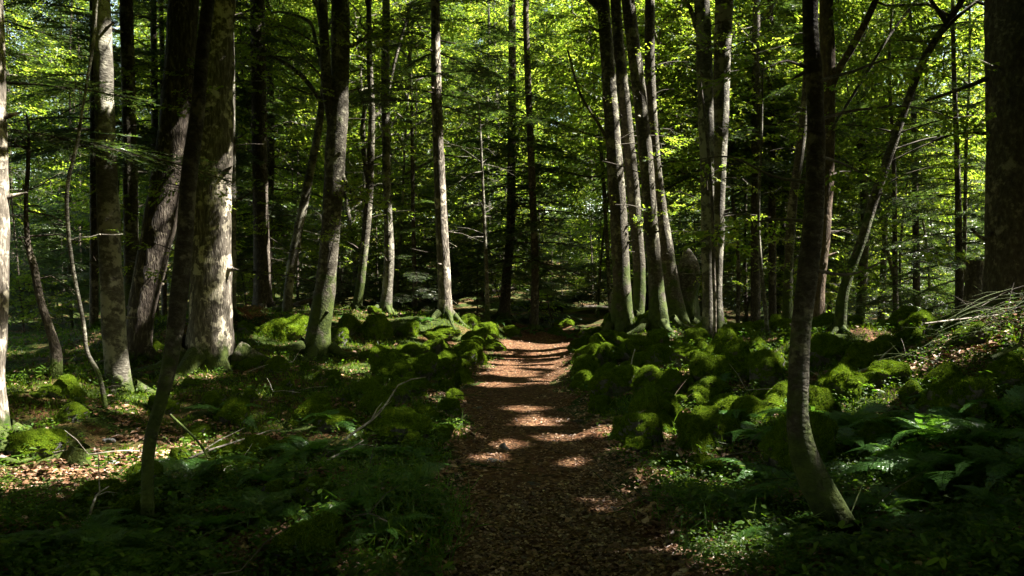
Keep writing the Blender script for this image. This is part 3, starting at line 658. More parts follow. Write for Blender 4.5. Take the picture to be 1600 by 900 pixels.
leafy_branches(near_root, [[(1262, 285, 0), (1205, 275, .3), (1140, 245, .6), (1075, 252, 1.0)], [(1268, 110, 0), (1230, 95, -.2), (1190, 110, -.4)], [(1268, 190, 0), (1340, 172, .4), (1430, 168, .8), (1520, 195, 1.2)],
                           [(1266, 130, 0), (1330, 112, .5), (1400, 90, .9), (1470, 98, 1.3)], [(1260, 420, 0), (1330, 428, .4), (1400, 400, .9), (1470, 385, 1.4)], [(1264, 345, 0), (1190, 345, .5), (1100, 372, 1.1)], [(1268, 240, 0), (1330, 262, .8), (1390, 300, 1.5)]],
               5.0, .34, 11, BS, 'foliage', 'beech')

# ---------------------------------------------------------------- background trees
def land_phrase(px, skip=()):
    best = min(((abs(t['pts'][len(t['pts'])//2][0]-px), t) for t in T if 'land' in t), key=lambda a: a[0])
    x = best[1]['pts'][len(best[1]['pts'])//2][0]
    return best[1]['land'], (px-x)
used = {}
bgpos = []
r2 = random.Random(5)
spots = []
tries = 0
while len(spots) < 165 and tries < 9000:
    tries += 1
    Y = 22+ (r2.random()**1.1)*66; px = r2.uniform(-170, 1770)
    if Y < 28 and 720 < px < 940: continue
    x = (px-800)/F*Y
    if Y < 26 and r2.random() < .4: continue
    
    dmin = 1.5+Y*.022
    if any((x-a)**2+(Y-b)**2 < dmin*dmin for a, b, _ in spots): continue
    if any(((t['pts'][0][0]-800)/F*t['Y']-x)**2+(t['Y']-Y)**2 < 2.5 for t in T): continue
    spots.append((x, Y, px))
tries = 0; n0 = len(spots)
while len(spots) < n0+15 and tries < 4000:
    tries += 1
    Y = r2.uniform(26, 44); px = r2.uniform(400, 1180) if r2.random() < .7 else r2.uniform(-40, 1640); x = (px-800)/F*Y
    if Y < 28.5 and 760 < px < 930: continue
    if any((x-a)**2+(Y-b)**2 < 3 for a, b, _ in spots): continue
    if any(((t['pts'][0][0]-800)/F*t['Y']-x)**2+(t['Y']-Y)**2 < 1.5 for t in T): continue
    spots.append((x, Y, px+20000))
tries = 0; n0 = len(spots)
while len(spots) < n0+80 and tries < 4000:
    tries += 1
    Y = r2.uniform(24, 50); px = r2.uniform(330, 1500) if r2.random() < .85 else r2.uniform(-60, 1650)
    x = (px-800)/F*Y
    if Y < 28.5 and 760 < px < 930: continue
    if any((x-a)**2+(Y-b)**2 < 1.2 for a, b, _ in spots): continue
    if any(((t['pts'][0][0]-800)/F*t['Y']-x)**2+(t['Y']-Y)**2 < 1.0 for t in T): continue
    spots.append((x, Y, px+10000))
tries = 0; n0 = len(spots)
while len(spots) < n0+45 and tries < 4000:
    tries += 1
    Y = r2.uniform(62, 94); px = r2.uniform(-60, 1660); x = (px-800)/F*Y
    if any((x-a)**2+(Y-b)**2 < 9 for a, b, _ in spots): continue
    spots.append((x, Y, px))
tries = 0; n0 = len(spots)
while len(spots) < n0+14 and tries < 4000:
    tries += 1
    Y = r2.uniform(23, 32); px = r2.choice([r2.uniform(400, 720), r2.uniform(400, 720), r2.uniform(880, 1180), r2.uniform(1180, 1520)]); x = (px-800)/F*Y
    if Y < 28.5 and 760 < px < 930: continue
    if any((x-a)**2+(Y-b)**2 < 2.2 for a, b, _ in spots): continue
    if any(((t['pts'][0][0]-800)/F*t['Y']-x)**2+(t['Y']-Y)**2 < 1.5 for t in T): continue
    spots.append((x, Y, px+40000))
spots.sort(key=lambda s: s[1])
for i, (x, Y, px) in enumerate(spots):
    lime = px > 30000; px -= 40000*lime; mid = px > 15000; px -= 20000*mid; under = px > 5000; px -= 10000*under
    pf = np.interp(px, [-200, 230, 300, 680, 720, 900, 940, 1130, 1180, 1800], [.8, .75, .3, .3, .62, .6, .25, .3, .62, .6])
    if Y > 60: pf *= .6
    if under: pf = .7
    if mid: pf = 1
    if lime: pf = 0
    fir = r2.random() < pf
    z = H(x, Y)[0]; Ht = r2.uniform(15, 21) if Y < 42 else r2.uniform(22, 30); r0 = r2.choice([.07, .09, .11, .14, .17]) if fir else r2.choice([.06, .08, .11, .15, .19])
    small = (r2.random() < .32 and Y < 55) or under or mid
    if lime: small = False
    if small: Ht = r2.uniform(1.8, 6.5) if under else r2.uniform(7, 11) if mid else r2.uniform(5, 10); r0 = r2.uniform(.02, .04) if under else r2.uniform(.035, .06)
    if lime: Ht = r2.uniform(12, 16); r0 = r2.uniform(.045, .075)
    if 1370 < px < 1530 and Y > 30: Ht *= .55
    lean = np.array([r2.gauss(0, .35 if not fir else .1), r2.gauss(0, .3), 0]); n = 7; P = []
    wob = np.cumsum([[r2.gauss(0, .13 if not fir else .03), r2.gauss(0, .1), 0] for _ in range(n)], axis=0)
    for k in range(n):
        f = k/(n-1); P.append(np.array([x, Y, z-.02])+lean*f*2+wob[k]*min(1, k)+np.array([0, 0, Ht*f]))
    rr = np.array([r0*(1-.92*(k/(n-1))**1.2) for k in range(n)])
    lab, dx = land_phrase(px)
    size = 'lime-green slim' if lime else 'low young' if under else 'bushy half-grown' if mid else 'young' if small else ('slender' if r0 < .1 else ('sturdy' if r0 < .15 else 'thick'))
    dist = 'in mid-distance' if Y < 36 else ('far back' if Y < 58 else 'farthest back')
    label = f"{size} {'dark fir' if fir else 'leafy beech'} {dist}, {'just ' if abs(dx) < 45 else ''}{'right' if dx > 0 else 'left'} of the {lab}"
    gk = 'trees in the background forest'
    if fir: kw = dict(z0=z+(.15 if under else .5 if small else r2.choice([1.2, 2.0, 3.0, 4.5])), L=(2.5 if mid else 1.8 if small else r2.uniform(2.4, 3.6)), crown=dict(dens=1.3 if Y < 40 else 1.1, tmpl=FBN if Y < 28 else FB if Y < 38 else FBC, gap=.12))
    else: kw = dict(z0=z+(4.2 if lime else .4 if under else .8 if small else r2.choice([1.5, 2.5, 4])), crown=dict(Rr=(1.9 if small else r2.uniform(3.0, 4.4)), nl=(11 if small else 26), ns=(12 if small else 34), sc=np.interp(Y, [20, 40, 80], [.8, 1.2, 2.0]), tmpl=BS, r0=.025 if small else .04))
    build_tree('fir_tree' if fir else 'beech_tree', 'fir' if fir else 'beech', np.array(P), rr, label, 'bark_fir' if fir else r2.choice(['bark_beech', 'bark_moss']), group=gk, seg=9, step=.35, bump=.08, flare=.4, seed=i, **kw)

# unseen trees added outside the view so their crowns shade the foreground
r3 = random.Random(9); out = []
tries = 0
while len(out) < 58 and tries < 4000:
    tries += 1
    x, Y = (r3.uniform(3, 25), r3.uniform(-8, 22)) if len(out) < 28 else (r3.uniform(-20, 8), r3.uniform(-16, 16))
    if abs(x) < .70*max(Y, 0)+1.6 and Y > -1.5: continue
    if any((x-a)**2+(Y-b)**2 < 9.5 for a, b in out): continue
    out.append((x, Y))
for i, (x, Y) in enumerate(out):
    z = H(x, Y)[0]; Ht = r3.uniform(14, 19); n = 6
    P = np.array([[x+r3.gauss(0, .12), Y+r3.gauss(0, .12), z+Ht*k/(n-1)] for k in range(n)]); rr = np.linspace(.17, .02, n)
    side = 'right of' if x > .6*abs(Y) else ('left of' if x < -.6*abs(Y) else 'behind')
    build_tree('beech_tree', 'beech', P, rr, f'tall unseen beech added outside the picture for shade, {side} the viewer', 'bark_beech', group=f'unseen beeches added for shade outside the picture {side} the viewer', seg=8, step=.6, bump=.05, flare=.3,
               z0=z+3.2, crown=dict(Rr=4.2, nl=24, ns=34, sc=1.7, tmpl=BSD, sub=False), seed=i+300, inview=30)
# fir just outside the left edge, its dark boughs hang into the upper left corner
P = np.array([[-7.0, 8.6, H(-7, 8.6)[0]+k*3.0] for k in range(6)])
build_tree('fir_tree', 'fir', P, np.linspace(.2, .02, 6), 'fir beyond the left edge whose dark boughs hang into the upper left corner', 'bark_fir', seg=10, step=.4, z0=3.4, L=3.4, crown=dict(dens=.75, tmpl=FBX, pitch=-.05))

# ---------------------------------------------------------------- mossy rocks
import bmesh
def rock_root(seed, squash, matl='stone', mossy=True, cat='rock'):
    r = np.random.default_rng(seed)
    bm = bmesh.new(); bmesh.ops.create_icosphere(bm, subdivisions=5, radius=1.0)
    V = np.array([v.co[:] for v in bm.verts]); Fc = np.array([[v.index for v in f.verts] for f in bm.faces]); bm.free()
    for _ in range(9):                                  # planar cuts make it angular
        d = unit(r.normal(0, 1, 3)); lim = r.uniform(.5, .85); h = V@d
        V = V-np.outer(np.maximum(h-lim, 0)*.8, d)
    nrm = unit(V); V = V*(1+(fbm(V*1.5+seed, 5, seed)-.5)*.95)[:, None]; V = V*[1, .85, squash]
    V2 = V+nrm*((fbm(V*9+seed, 3, seed+2)-.5)*.045)[:, None]
    root = empty('boulder', (0, 0, 0))
    mesh_obj('stone_body', V2, Fc, M[matl], parent=root)
    if mossy:
        fn = unit(np.cross(V[Fc[:, 1]]-V[Fc[:, 0]], V[Fc[:, 2]]-V[Fc[:, 0]])); fc = V[Fc].mean(1)
        sel = fn[:, 2]+(fbm(fc*2.3+9, 3, seed)-.5)*1.3 > -.12
        clump = fbm(V*3.2+seed, 4, seed+5)
        Vm = V+nrm*(.015+.11*np.clip(clump-.30, 0, 1)+.03*fbm(V*14, 2, seed+6))[:, None]
        mo = mesh_obj('moss', Vm, Fc[sel], M['moss'], parent=root)
        idx = r.choice(np.where(sel)[0], 5200); w = r.dirichlet([1, 1, 1], 5200)
        p = (Vm[Fc[idx]]*w[..., None]).sum(1); d = unit(fn[idx]+r.normal(0, .55, (5200, 3))+[0, 0, .15])
        nn = unit(np.cross(d, r.normal(0, 1, (5200, 3))))
        q = leaf_quads(p-d*.01, d, nn, r.uniform(.035, .085, 5200), .016, .05)
        # moss and its shoots are one part
        qv = q.reshape(-1, 3); qf = np.arange(len(qv)).reshape(-1, 4)
        bpy.data.objects.remove(mo)
        tri = Fc[sel]; quadtri = np.column_stack([tri, tri[:, 2]])
        me = bpy.data.meshes.new('moss')
        nt_, nq = len(tri), len(qf)
        me.vertices.add(len(Vm)+len(qv)); me.vertices.foreach_set('co', np.concatenate([Vm, qv]).astype(np.float32).ravel())
        me.loops.add(nt_*3+nq*4); me.loops.foreach_set('vertex_index', np.concatenate([tri.ravel(), (qf+len(Vm)).ravel()]).astype(np.int32))
        me.polygons.add(nt_+nq); me.polygons.foreach_set('loop_start', np.concatenate([np.arange(nt_)*3, nt_*3+np.arange(nq)*4]).astype(np.int32))
        me.polygons.foreach_set('material_index', np.concatenate([np.zeros(nt_), np.ones(nq)]).astype(np.int32))
        me.polygons.foreach_set('use_smooth', np.concatenate([np.ones(nt_, bool), np.zeros(nq, bool)]))
        me.materials.append(M['moss']); me.materials.append(M['moss_fuzz']); me.update(calc_edges=True); me.validate()
        o = bpy.data.objects.new('moss', me); COL.objects.link(o); o.parent = root
    return root
RV = [rock_root(40+i, [.75, .7, .85, .62, .8, .68][i]) for i in range(6)]
RVused = [False]*6
def put_rock(px, py, w, h, label, group=None, k=None, p=None, Y=None):
    if p is None: p = ground_hit(px, py)
    k = rng.integers(0, 6) if k is None else k
    a = w*.5/F*p[1]; c = h/F*p[1]*.64
    sc = (a, a*U(.8, 1.05), c/.72)
    o = dup(RV[k], (p[0], p[1]+a*.4, p[2]+c*.16), U(0, 6.28), sc)
    o.rotation_euler = (U(-.15, .15), U(-.15, .15), U(0, 6.28))
    o.name = 'mossy_boulder'; tag(o, label, 'boulder', group); return o
for px, py, w, h, lab in [
    (38, 712, 96, 40, 'bright mossy hump at the foot of the left edge trunk'), (440, 530, 84, 46, 'round dark boulder at the foot of the straight clean fir'), (385, 522, 44, 24, 'low mossy boulder between the big sunlit trunk and the clean fir'),
    (606, 592, 100, 66, 'biggest dark boulder left of the path, rising to a blunt peak'), (582, 530, 66, 46, 'mossy boulder right of the stout forked beech with a sunlit crown'),
    (545, 522, 44, 40, 'bright mossy hump touching the right foot of the stout forked beech'), (690, 530, 56, 26, 'sunlit mossy boulder under the tall sunlit fir'),
    (735, 552, 60, 30, 'mossy boulder at the left edge of the path where the sun falls'), (672, 556, 60, 34, 'mossy boulder in the middle of the heap left of the path'),
    (655, 590, 54, 40, 'dark mossy boulder right beside the biggest peaked boulder'), (640, 618, 64, 30, 'low dark slab boulder in front of the biggest peaked boulder'),
    (715, 588, 40, 26, 'small mossy boulder jutting into the left path edge'), (640, 525, 42, 30, 'mossy boulder above the heap, right of the slim beech'),
    (770, 548, 40, 22, 'last boulder along the left path edge before the path fades'), (432, 580, 36, 26, 'small round mossy boulder on the litter left of the forked beech'), (390, 576, 44, 22, 'flat mossy boulder right of the big sunlit rough trunk'),
    (1300, 575, 80, 66, 'tall dark boulder just right of the near bent beech'), (1144, 556, 48, 34, 'round mossy boulder at the foot of the twin beeches'), (1197, 604, 70, 60, 'squat sunlit boulder left of the near bent beech'),
    (1022, 672, 108, 86, 'large dark boulder on the right edge of the path with a bright moss corner'), (942, 578, 50, 44, 'upright boulder at the right path edge below the clump'), (1000, 565, 66, 50, 'mossy boulder directly below the clump of curved beeches'),
    (1100, 753, 58, 48, 'lone mossy boulder on dead leaves right of the path'), (1422, 545, 64, 40, 'mossy boulder right of the slanted beech on the bank'), (1380, 560, 60, 40, 'dark boulder beneath the slanted beech'),
    (1490, 618, 90, 54, 'broad mossy boulder on the right bank below the brushwood'), (1075, 570, 60, 40, 'mossy boulder below the left twin beech'), (1110, 625, 84, 46, 'wide low boulder with sunlit moss between path boulder and squat boulder'),
    (1050, 610, 60, 38, 'mossy boulder above the large path boulder'), (940, 640, 44, 26, 'low boulder between the upright one and the large path boulder'), (1580, 600, 90, 50, 'mossy boulder under the right picture edge'), (1400, 600, 80, 44, 'dark boulder in the middle of the right bank'),
    (1520, 540, 70, 40, 'boulder at the foot of the massive right trunk'), (1340, 620, 60, 36, 'dark boulder above the sunlit ferns'), (905, 545, 34, 24, 'small boulder at the far right path edge'), (798, 524, 34, 18, 'low stone at the far left where the path fades out'), (868, 524, 30, 16, 'low mossy stone in the middle where the path fades out'), (925, 530, 44, 26, 'mossy stone behind the far right path edge'), (885, 512, 36, 18, 'farthest small stone beyond the end of the path'),
    (485, 655, 76, 44, 'dark mossy boulder in the shaded field left of the path'), (590, 648, 76, 48, 'mossy boulder under the long fallen branch left of the path'), (497, 790, 86, 54, 'dark mossy boulder near the left foreground beside the path plants'),
    (140, 800, 110, 50, 'mossy boulder left of the foot of the weaving beech'), (470, 880, 120, 84, 'big mossy mound in the bottom left foreground'), (100, 660, 60, 28, 'low mossy boulder in the dark hollow near the crooked snag'),
    (1250, 850, 80, 46, 'dark mossy hump left of the bent mossy foot'), (1450, 800, 90, 46, 'dark mossy hump among the right ferns'), (300, 690, 60, 26, 'low dark boulder right of the weaving beech')]:
    put_rock(px, py, w, h, lab)
for i in range(290):
    zone = i % 3 if i < 150 else (1 if i % 5 else 0)
    if zone == 0: Y = U(8, 21); xl, _ = path_edges(Y); x = xl-.1-abs(rng.normal(0, 1.5))
    elif zone == 1: Y = U(6.5, 18); _, xr = path_edges(Y); x = xr+.15+abs(rng.normal(0, 3.6))
    else: Y = U(5, 15); x = U(-.6*Y, -1.5)
    px = 800+x/Y*F
    if px < -20 or px > 1620: continue
    p = np.array([x, Y, H(x, Y)[0]]); w = (U(.14, .42) if i < 150 else U(.3, .75))*F/Y
    lab, dx = land_phrase(px)
    rng_ = 'near' if Y < 8 else ('mid-distance' if Y < 13 else 'distant')
    put_rock(0, 0, w, w*U(.5, .8), f"{'small' if i < 150 else 'broad'} {rng_} moss-covered stone {'right' if dx > 0 else 'left'} of the {lab}" + (' beside the path' if min(abs(x-path_edges(Y)[0]), abs(x-path_edges(Y)[1])) < .6 else ''), 'small mossy stones on the forest floor', p=p)
for o in RV:
    for c in list(o.children): bpy.data.objects.remove(c)
    bpy.data.objects.remove(o)
for px, py, w, h, lab in [(265, 727, 52, 13, 'flat pale stone just right of the weaving beech'), (170, 690, 26, 9, 'flat pale stone left of the weaving beech, above the sunlit litter'), (176, 726, 18, 10, 'small bright white stone in the sunlit litter'),
                             (786, 704, 28, 16, 'grey stone sticking out of the path'), (772, 722, 36, 6, 'flat grey stone sunk into the path')]:
    rt = rock_root(90+px, .6, 'pale_stone' if px < 700 else 'stone', False); p = ground_hit(px, py); a = w*.5/F*p[1]
    body = rt.children[0]; body.parent = None; bpy.data.objects.remove(rt); body.name = 'bare_stone'
    body.location = (p[0], p[1], p[2]+.01); body.scale = (a, a*.8, h/F*p[1]); body.rotation_euler = (0, 0, U(0, 6)); tag(body, lab, 'stone')

# ---------------------------------------------------------------- ferns
def frond(seed):
    r = np.random.default_rng(seed); n = 20; q = []; B, Dv, Nn, Ls, Ws = [], [], [], [], []
    f = lambda t: np.array([t*.92, 0, .62*t-.72*t*t])
    for i in range(10): q.append(ribbon(f(i/10), f((i+1)/10), .006*(1.1-i/10)))
    for i in range(2, n):
        t = i/n; a = f(t); l = .30*math.sin(math.pi*min(1, (t*.86+.14)))**.8*(1.08-t*.75); tg = unit(f(t+.02)-f(t-.02))
        for s in (-1, 1):
            d = unit(tg*.45+np.array([0, s, 0])*.9+np.array([0, 0, -.12+r.normal(0, .07)])); m = max(3, int(l/.024))
            q.append(ribbon(a, a+d*l, .003))
            for k in range(m):
                tt = (k+.3)/m; b = a+d*l*tt; w = .055*(1-tt)**.8+.01
                for s2 in (-1, 1):
                    sd = np.cross(np.cross(tg, [0, s, 0]), d)
                    B.append(b); Dv.append(unit(np.array([tg[0]*s2, 0, tg[2]*s2])*.85+d*.5)); Nn.append(unit(np.cross(tg, [0, 1, 0])*-1+r.normal(0, .15, 3))); Ls.append(w); Ws.append(.026)
    lq = leaf_quads(np.array(B), np.array(Dv), np.array(Nn), np.array(Ls), np.array(Ws), .03)
    return np.concatenate([np.array(q), lq])
FR = []
for i in range(4):
    s_ = frond(i); FR.append(soup_obj('frond', s_, np.zeros(len(s_)), [M['fern']]))
def fern(p, size, nf, label, group='ferns on the forest floor'):
    root = empty('fern', p, U(0, 6.28)); tag(root, label, 'fern', group)
    for k in range(nf):
        c = FR[rng.integers(0, 4)].copy(); COL.objects.link(c); c.parent = root
        s = size*U(.75, 1.15); c.scale = (s, s*U(.8, 1.1), s*U(.9, 1.3)); c.rotation_euler = (U(-.25, .25), U(-.45, .12), k*6.283/nf+U(-.35, .35)); c.location = (0, 0, .02)
FL = [(1335, 672), (1440, 660), (1395, 690), (1440, 750), (1490, 770), (1405, 730), (1175, 690), (1155, 665), (1225, 700), (1330, 705), (1545, 700), (1570, 655), (1490, 700), (1245, 860), (1345, 885), (1425, 875), (1500, 850), (1565, 810), (1385, 805), (1300, 760), (1500, 650), (1250, 660), (1190, 760), (1550, 890), (1460, 690), (1590, 740), (1340, 840), (1150, 800), (1530, 750), (1280, 690),
      (330, 840), (250, 880), (130, 860), (410, 820), (480, 715), (560, 800), (640, 715), (350, 655), (50, 880), (420, 760), (560, 720), (600, 845), (300, 760), (370, 720), (180, 890), (640, 770), (520, 670),
      (1060, 552), (935, 535), (1085, 560), (890, 530), (1000, 600), (870, 522), (1040, 530), (1130, 600), (760, 512), (660, 505), (720, 500), (540, 505), (815, 518), (850, 515), (780, 508), (905, 515), (880, 508), (835, 522)]
for px, py in FL:
    p = ground_hit(px, py); lab, dx = land_phrase(px)
    wh = 'in the foreground' if py > 780 else ('in mid-distance' if py > 630 else 'far back')
    sz = U(.42, .62) if py > 620 else U(.3, .42)
    if py > 780: sz *= .8
    fern(p, sz, int(U(6, 10)), f"green fern {wh}, {'just' if abs(dx) < 60 else 'well'} {'right' if dx > 0 else 'left'} of the {lab}")
for o in FR: bpy.data.objects.remove(o)

# ---------------------------------------------------------------- small plants, grass and dead leaves that nobody could count
def leaf6(base, d, n, L, Wd, curl=.1):
    s = unit(np.cross(n, d)); L = L[:, None]; Wd = Wd[:, None]
    return np.stack([base, base+d*L*.3+s*Wd*.45+n*L*curl, base+d*L*.68+s*Wd*.4+n*L*curl*.8, base+d*L-n*L*curl*.6, base+d*L*.68-s*Wd*.4+n*L*curl*.8, base+d*L*.3-s*Wd*.45+n*L*curl], 1)
def soup6(name, q, m, label, cat):
    n = len(q); k = q.shape[1]
    o = mesh_obj(name, q.reshape(-1, 3), np.arange(n*k).reshape(n, k), [M[m]], None, False)
    tag(o, label, cat, kind='stuff'); return o
def ground_pts(n, y0, y1, pw=1.6):
    u_ = U(0, 1, n); a = 1-pw
    Y = (y0**a+u_*(y1**a-y0**a))**(1/a); x = U(-.72, .72, n)*Y
    return x, Y
# dead leaves
x, Y = ground_pts(260000, 2.6, 26, 1.9); pm = path_mask(x, Y)
patch = fbm2(x*.9, Y*.9, 4, 31)
trod = fbm2(x*1.5+9, Y*.7, 4, 33); pa, pb = path_edges(Y); edge = np.abs((x-(pa+pb)/2)/((pb-pa)/2))
bank = np.exp(-((x-5.9)**2+(Y-8.8)**2)/1.2)
k = (U(0, 1, len(x)) < pm*np.clip(.12+edge*.55+(trod-.42)*2.2, .08, 1)+.06+(patch > .53)*.75*(1-pm)+bank)
x, Y, pm = x[k], Y[k], pm[k]; n = len(x); z = H(x, Y)+.02
az = U(0, 6.28, n); d = unit(np.stack([np.cos(az), np.sin(az), rng.normal(0, .2, n)], 1)); nn = unit(np.stack([rng.normal(0, .3, n), rng.normal(0, .3, n), np.ones(n)], 1))
sz = np.clip(.042*np.exp(rng.normal(0, .38, n)), .015, .10)*np.where(pm > .5, .58, 1)*np.interp(Y, [3, 12, 26], [1, 1.2, 1.7])
soup6('leaf_litter', leaf6(np.stack([x, Y, z], 1), d, nn, sz, sz*.62, .14), 'litter', 'brown dead leaves strewn over the path and forest floor', 'leaf litter')
# low herbs
def herbs(n, y0, y1, lmin, lmax, hmin, hmax, seed):
    x, Y = ground_pts(n, y0, y1, 1.7); pm = path_mask(x, Y); patch = fbm2(x*.8, Y*.8, 4, seed)
    k = (U(0, 1, n) > pm*2.2) & (U(0, 1, n) < np.clip((patch-.39)*7, .04, 1)); x, Y = x[k], Y[k]; n = len(x); z = H(x, Y)
    out = []
    for j in range(5):
        kk = U(0, 1, n) < .85; m = kk.sum(); h = U(hmin, hmax, m)
        az = U(0, 6.28, m); el = rng.normal(.05, .35, m); d = unit(np.stack([np.cos(az), np.sin(az), el], 1)); nn = unit(np.stack([rng.normal(0, .3, m), rng.normal(0, .3, m), np.ones(m)], 1))
        L = U(lmin, lmax, m); off = d*[1, 1, 0]*(L*.3)[:, None]
        out.append(leaf6(np.stack([x[kk], Y[kk], z[kk]+h], 1)+off, d, nn, L, L*U(.45, .65, m), .06))
    return np.concatenate(out)
soup6('low_plants', np.concatenate([herbs(60000, 3.2, 22, .016, .036, .02, .12, 51), herbs(12000, 3.2, 22, .03, .05, .04, .16, 53), herbs(700, 3.2, 14, .05, .085, .06, .2, 52)]), 'herb', 'low leafy plants covering the floor beside the path', 'ground plants')
# moss shoots and grass blades
x, Y = ground_pts(260000, 3.0, 24, 1.8); pm = path_mask(x, Y); patch = fbm2(x*.7+3, Y*.7, 4, 61)
k = (pm < .3) & (patch > .40); x, Y = x[k], Y[k]; n = len(x)
d = unit(np.stack([rng.normal(0, .45, n), rng.normal(0, .45, n), np.ones(n)], 1)); nn = unit(np.cross(d, rng.normal(0, 1, (n, 3))))
L = U(.02, .05, n)*np.interp(Y, [4, 20], [1, 2.2])
soup6('moss_carpet', leaf_quads(np.stack([x, Y, H(x, Y)-.005], 1), d, nn, L, L*.3, .05), 'moss_fuzz', 'short bright moss shoots carpeting the forest floor', 'moss')
out = []
for (px, py, m, rad) in [(620, 840, 260, .5), (700, 830, 220, .45), (660, 780, 200, .4), (560, 860, 160, .4), (740, 860, 110, .3), (700, 650, 200, .4), (690, 690, 120, .3), (1120, 700, 160, .5), (930, 600, 160, .5), (60, 555, 900, 2.2), (120, 535, 700, 2.5), (300, 560, 200, .8), (1080, 830, 160, .4), (1000, 640, 120, .4), (420, 520, 260, 1), (760, 570, 120, .5)]:
    c = ground_hit(px, py); x = c[0]+rng.normal(0, rad, m); Y = c[1]+rng.normal(0, rad, m); k = (path_mask(x, Y) < .6) & (Y > 2.8); x, Y = x[k], Y[k]; m = len(x)
    d = unit(np.stack([rng.normal(0, .5, m), rng.normal(0, .5, m), np.ones(m)], 1)); nn = unit(np.cross(d, rng.normal(0, 1, (m, 3)))); b = np.stack([x, Y, H(x, Y)-.01], 1); L = U(.08, .24, m)
    tip = unit(d+nn*.7-[0, 0, .3])
    q1 = leaf_quads(b, d, unit(np.cross(d, nn)), L, .007, 0); out.append(q1); out.append(leaf_quads(b+d*L[:, None]*.8, tip, unit(np.cross(tip, nn)), L*.7, .006, 0))
soup6('grass', np.concatenate(out), 'herb', 'thin green grass blades along the path edges and the left clearing', 'grass')

# ---------------------------------------------------------------- fallen branches, logs, brushwood, stumps
def stick(name, pts, r0, r1, bark, label, cat='branch', group=None, twigs=0, seg=7, bump=.06):
    q, r_ = resample(pts, np.linspace(r0, r1, len(pts)), .08); geo = Geo(); geo.add(*tube(q, r_, seg, bump, 0, int(U(0, 99))))
    d0 = unit(q[-1]-q[0])
    for _ in range(twigs):
        i = rng.integers(len(q)//5, len(q)); d = unit(d0+rng.normal(0, .6, 3)); l = U(.15, .5)
        geo.add(*tube(np.array([q[i], q[i]+d*l*.5+[0, 0, .02], q[i]+d*l]), np.array([r1*1.2, r1, r1*.4]), 4))
    o = geo.obj(name, [M[bark]], None, pts[0]); o.location = pts[0]; tag(o, label, cat, group); return o
def gl(lst, lift=.03): return [ground_hit(px, py)+[0, 0, lift] for px, py in lst]
stick('fallen_branch', [wp(500, 722, 7.6), wp(545, 682, 7.7), wp(590, 648, 7.8), wp(622, 602, 7.9)], .018, .006, 'wood_grey', 'long pale fallen branch rising towards the peaked boulder', twigs=3)
stick('fallen_branch', [wp(505, 722, 7.2), wp(540, 705, 7.3), wp(568, 688, 7.5)], .014, .005, 'wood_grey', 'short pale stick lying beside the long pale fallen branch', twigs=2)
stick('fallen_branch', [wp(272, 728, 7.2), wp(320, 706, 7.3), wp(362, 692, 7.5), wp(412, 676, 7.8)], .014, .005, 'wood_grey', 'pale curved branch sweeping right from the flat pale stone', twigs=4)
stick('fallen_branch', [wp(108, 858, 5.1), wp(140, 805, 5.3), wp(150, 775, 5.5), wp(170, 760, 5.8)], .012, .004, 'wood_grey', 'grey stick left of the weaving beech, over the near boulder', twigs=3)
stick('fallen_branch', [wp(158, 815, 5.5), wp(190, 785, 5.7), wp(220, 770, 5.9)], .011, .004, 'wood_grey', 'short grey stick reaching the foot of the weaving beech', twigs=1)
stick('fallen_branch', [wp(266, 648, 7.0), wp(308, 688, 7.0), wp(325, 715, 7.0), wp(346, 748, 7.0)], .012, .006, 'wood_grey', 'brown stick slanting down right of the weaving beech', twigs=2)
stick('fallen_branch', gl([(980, 872), (1000, 892), (1024, 887)], .015), .008, .003, 'wood_grey', 'small forked stick on the path in the near foreground', twigs=1)
stick('fallen_branch', [wp(984, 585, 12), wp(988, 560, 12), wp(992, 545, 12)], .014, .006, 'wood_grey', 'pale stick standing against the boulder below the clump', twigs=0)
stick('fallen_branch', [wp(1445, 506, 8.8), wp(1490, 500, 8.8), wp(1560, 492, 8.9), wp(1630, 482, 9)], .012, .005, 'wood_grey', 'long thin stick running level out of the brushwood', twigs=3)
stick('fallen_branch', [wp(1548, 560, 7.6), wp(1580, 545, 7.7), wp(1615, 530, 7.8)], .022, .012, 'bark_red', 'thick brown stick on the moss at the right edge', twigs=1)
stick('fallen_branch', [wp(1460, 562, 8.8), wp(1520, 560, 8.8)], .009, .004, 'wood_grey', 'thin straight twig lying level on the right bank', twigs=0)
stick('fallen_branch', gl([(1335, 592), (1360, 583), (1385, 570)], .06), .025, .012, 'wood_grey', 'pale rotten branch lying below the dark boulder of the slanted beech', twigs=1)
stick('fallen_branch', gl([(0, 725), (30, 728), (60, 722)], .03), .03, .016, 'wood_grey', 'pale broken branch lying at the sunlit foot of the left edge trunk', twigs=1)
stick('fallen_branch', gl([(0, 790), (40, 772), (80, 760)], .02), .02, .01, 'bark_red', 'brown stick in the sunlit litter at the left edge', twigs=1)
for pts, r0, lab in [([wp(415, 487, 21), wp(455, 478, 21), wp(505, 462, 21.3)], .09, 'dark fallen log leaning behind the dark round boulder'), ([wp(640, 478, 30), wp(720, 462, 31), wp(800, 452, 33)], .14, 'fallen log in the dark hollow behind the tall sunlit fir'),
                     ([wp(730, 432, 34), wp(762, 428, 34), wp(800, 434, 35)], .13, 'upper fallen log on the slope behind the dead thin tree'), ([wp(880, 486, 29), wp(930, 480, 29), wp(985, 488, 29)], .1, 'fallen log behind the far right path edge'), ([wp(560, 470, 27), wp(600, 480, 26.5), wp(660, 488, 26)], .08, 'thin fallen trunk behind the slim sunlit beech')]:
    stick('fallen_log', pts, r0, r0*.6, 'bark_fir', lab, 'log', twigs=4, seg=12)
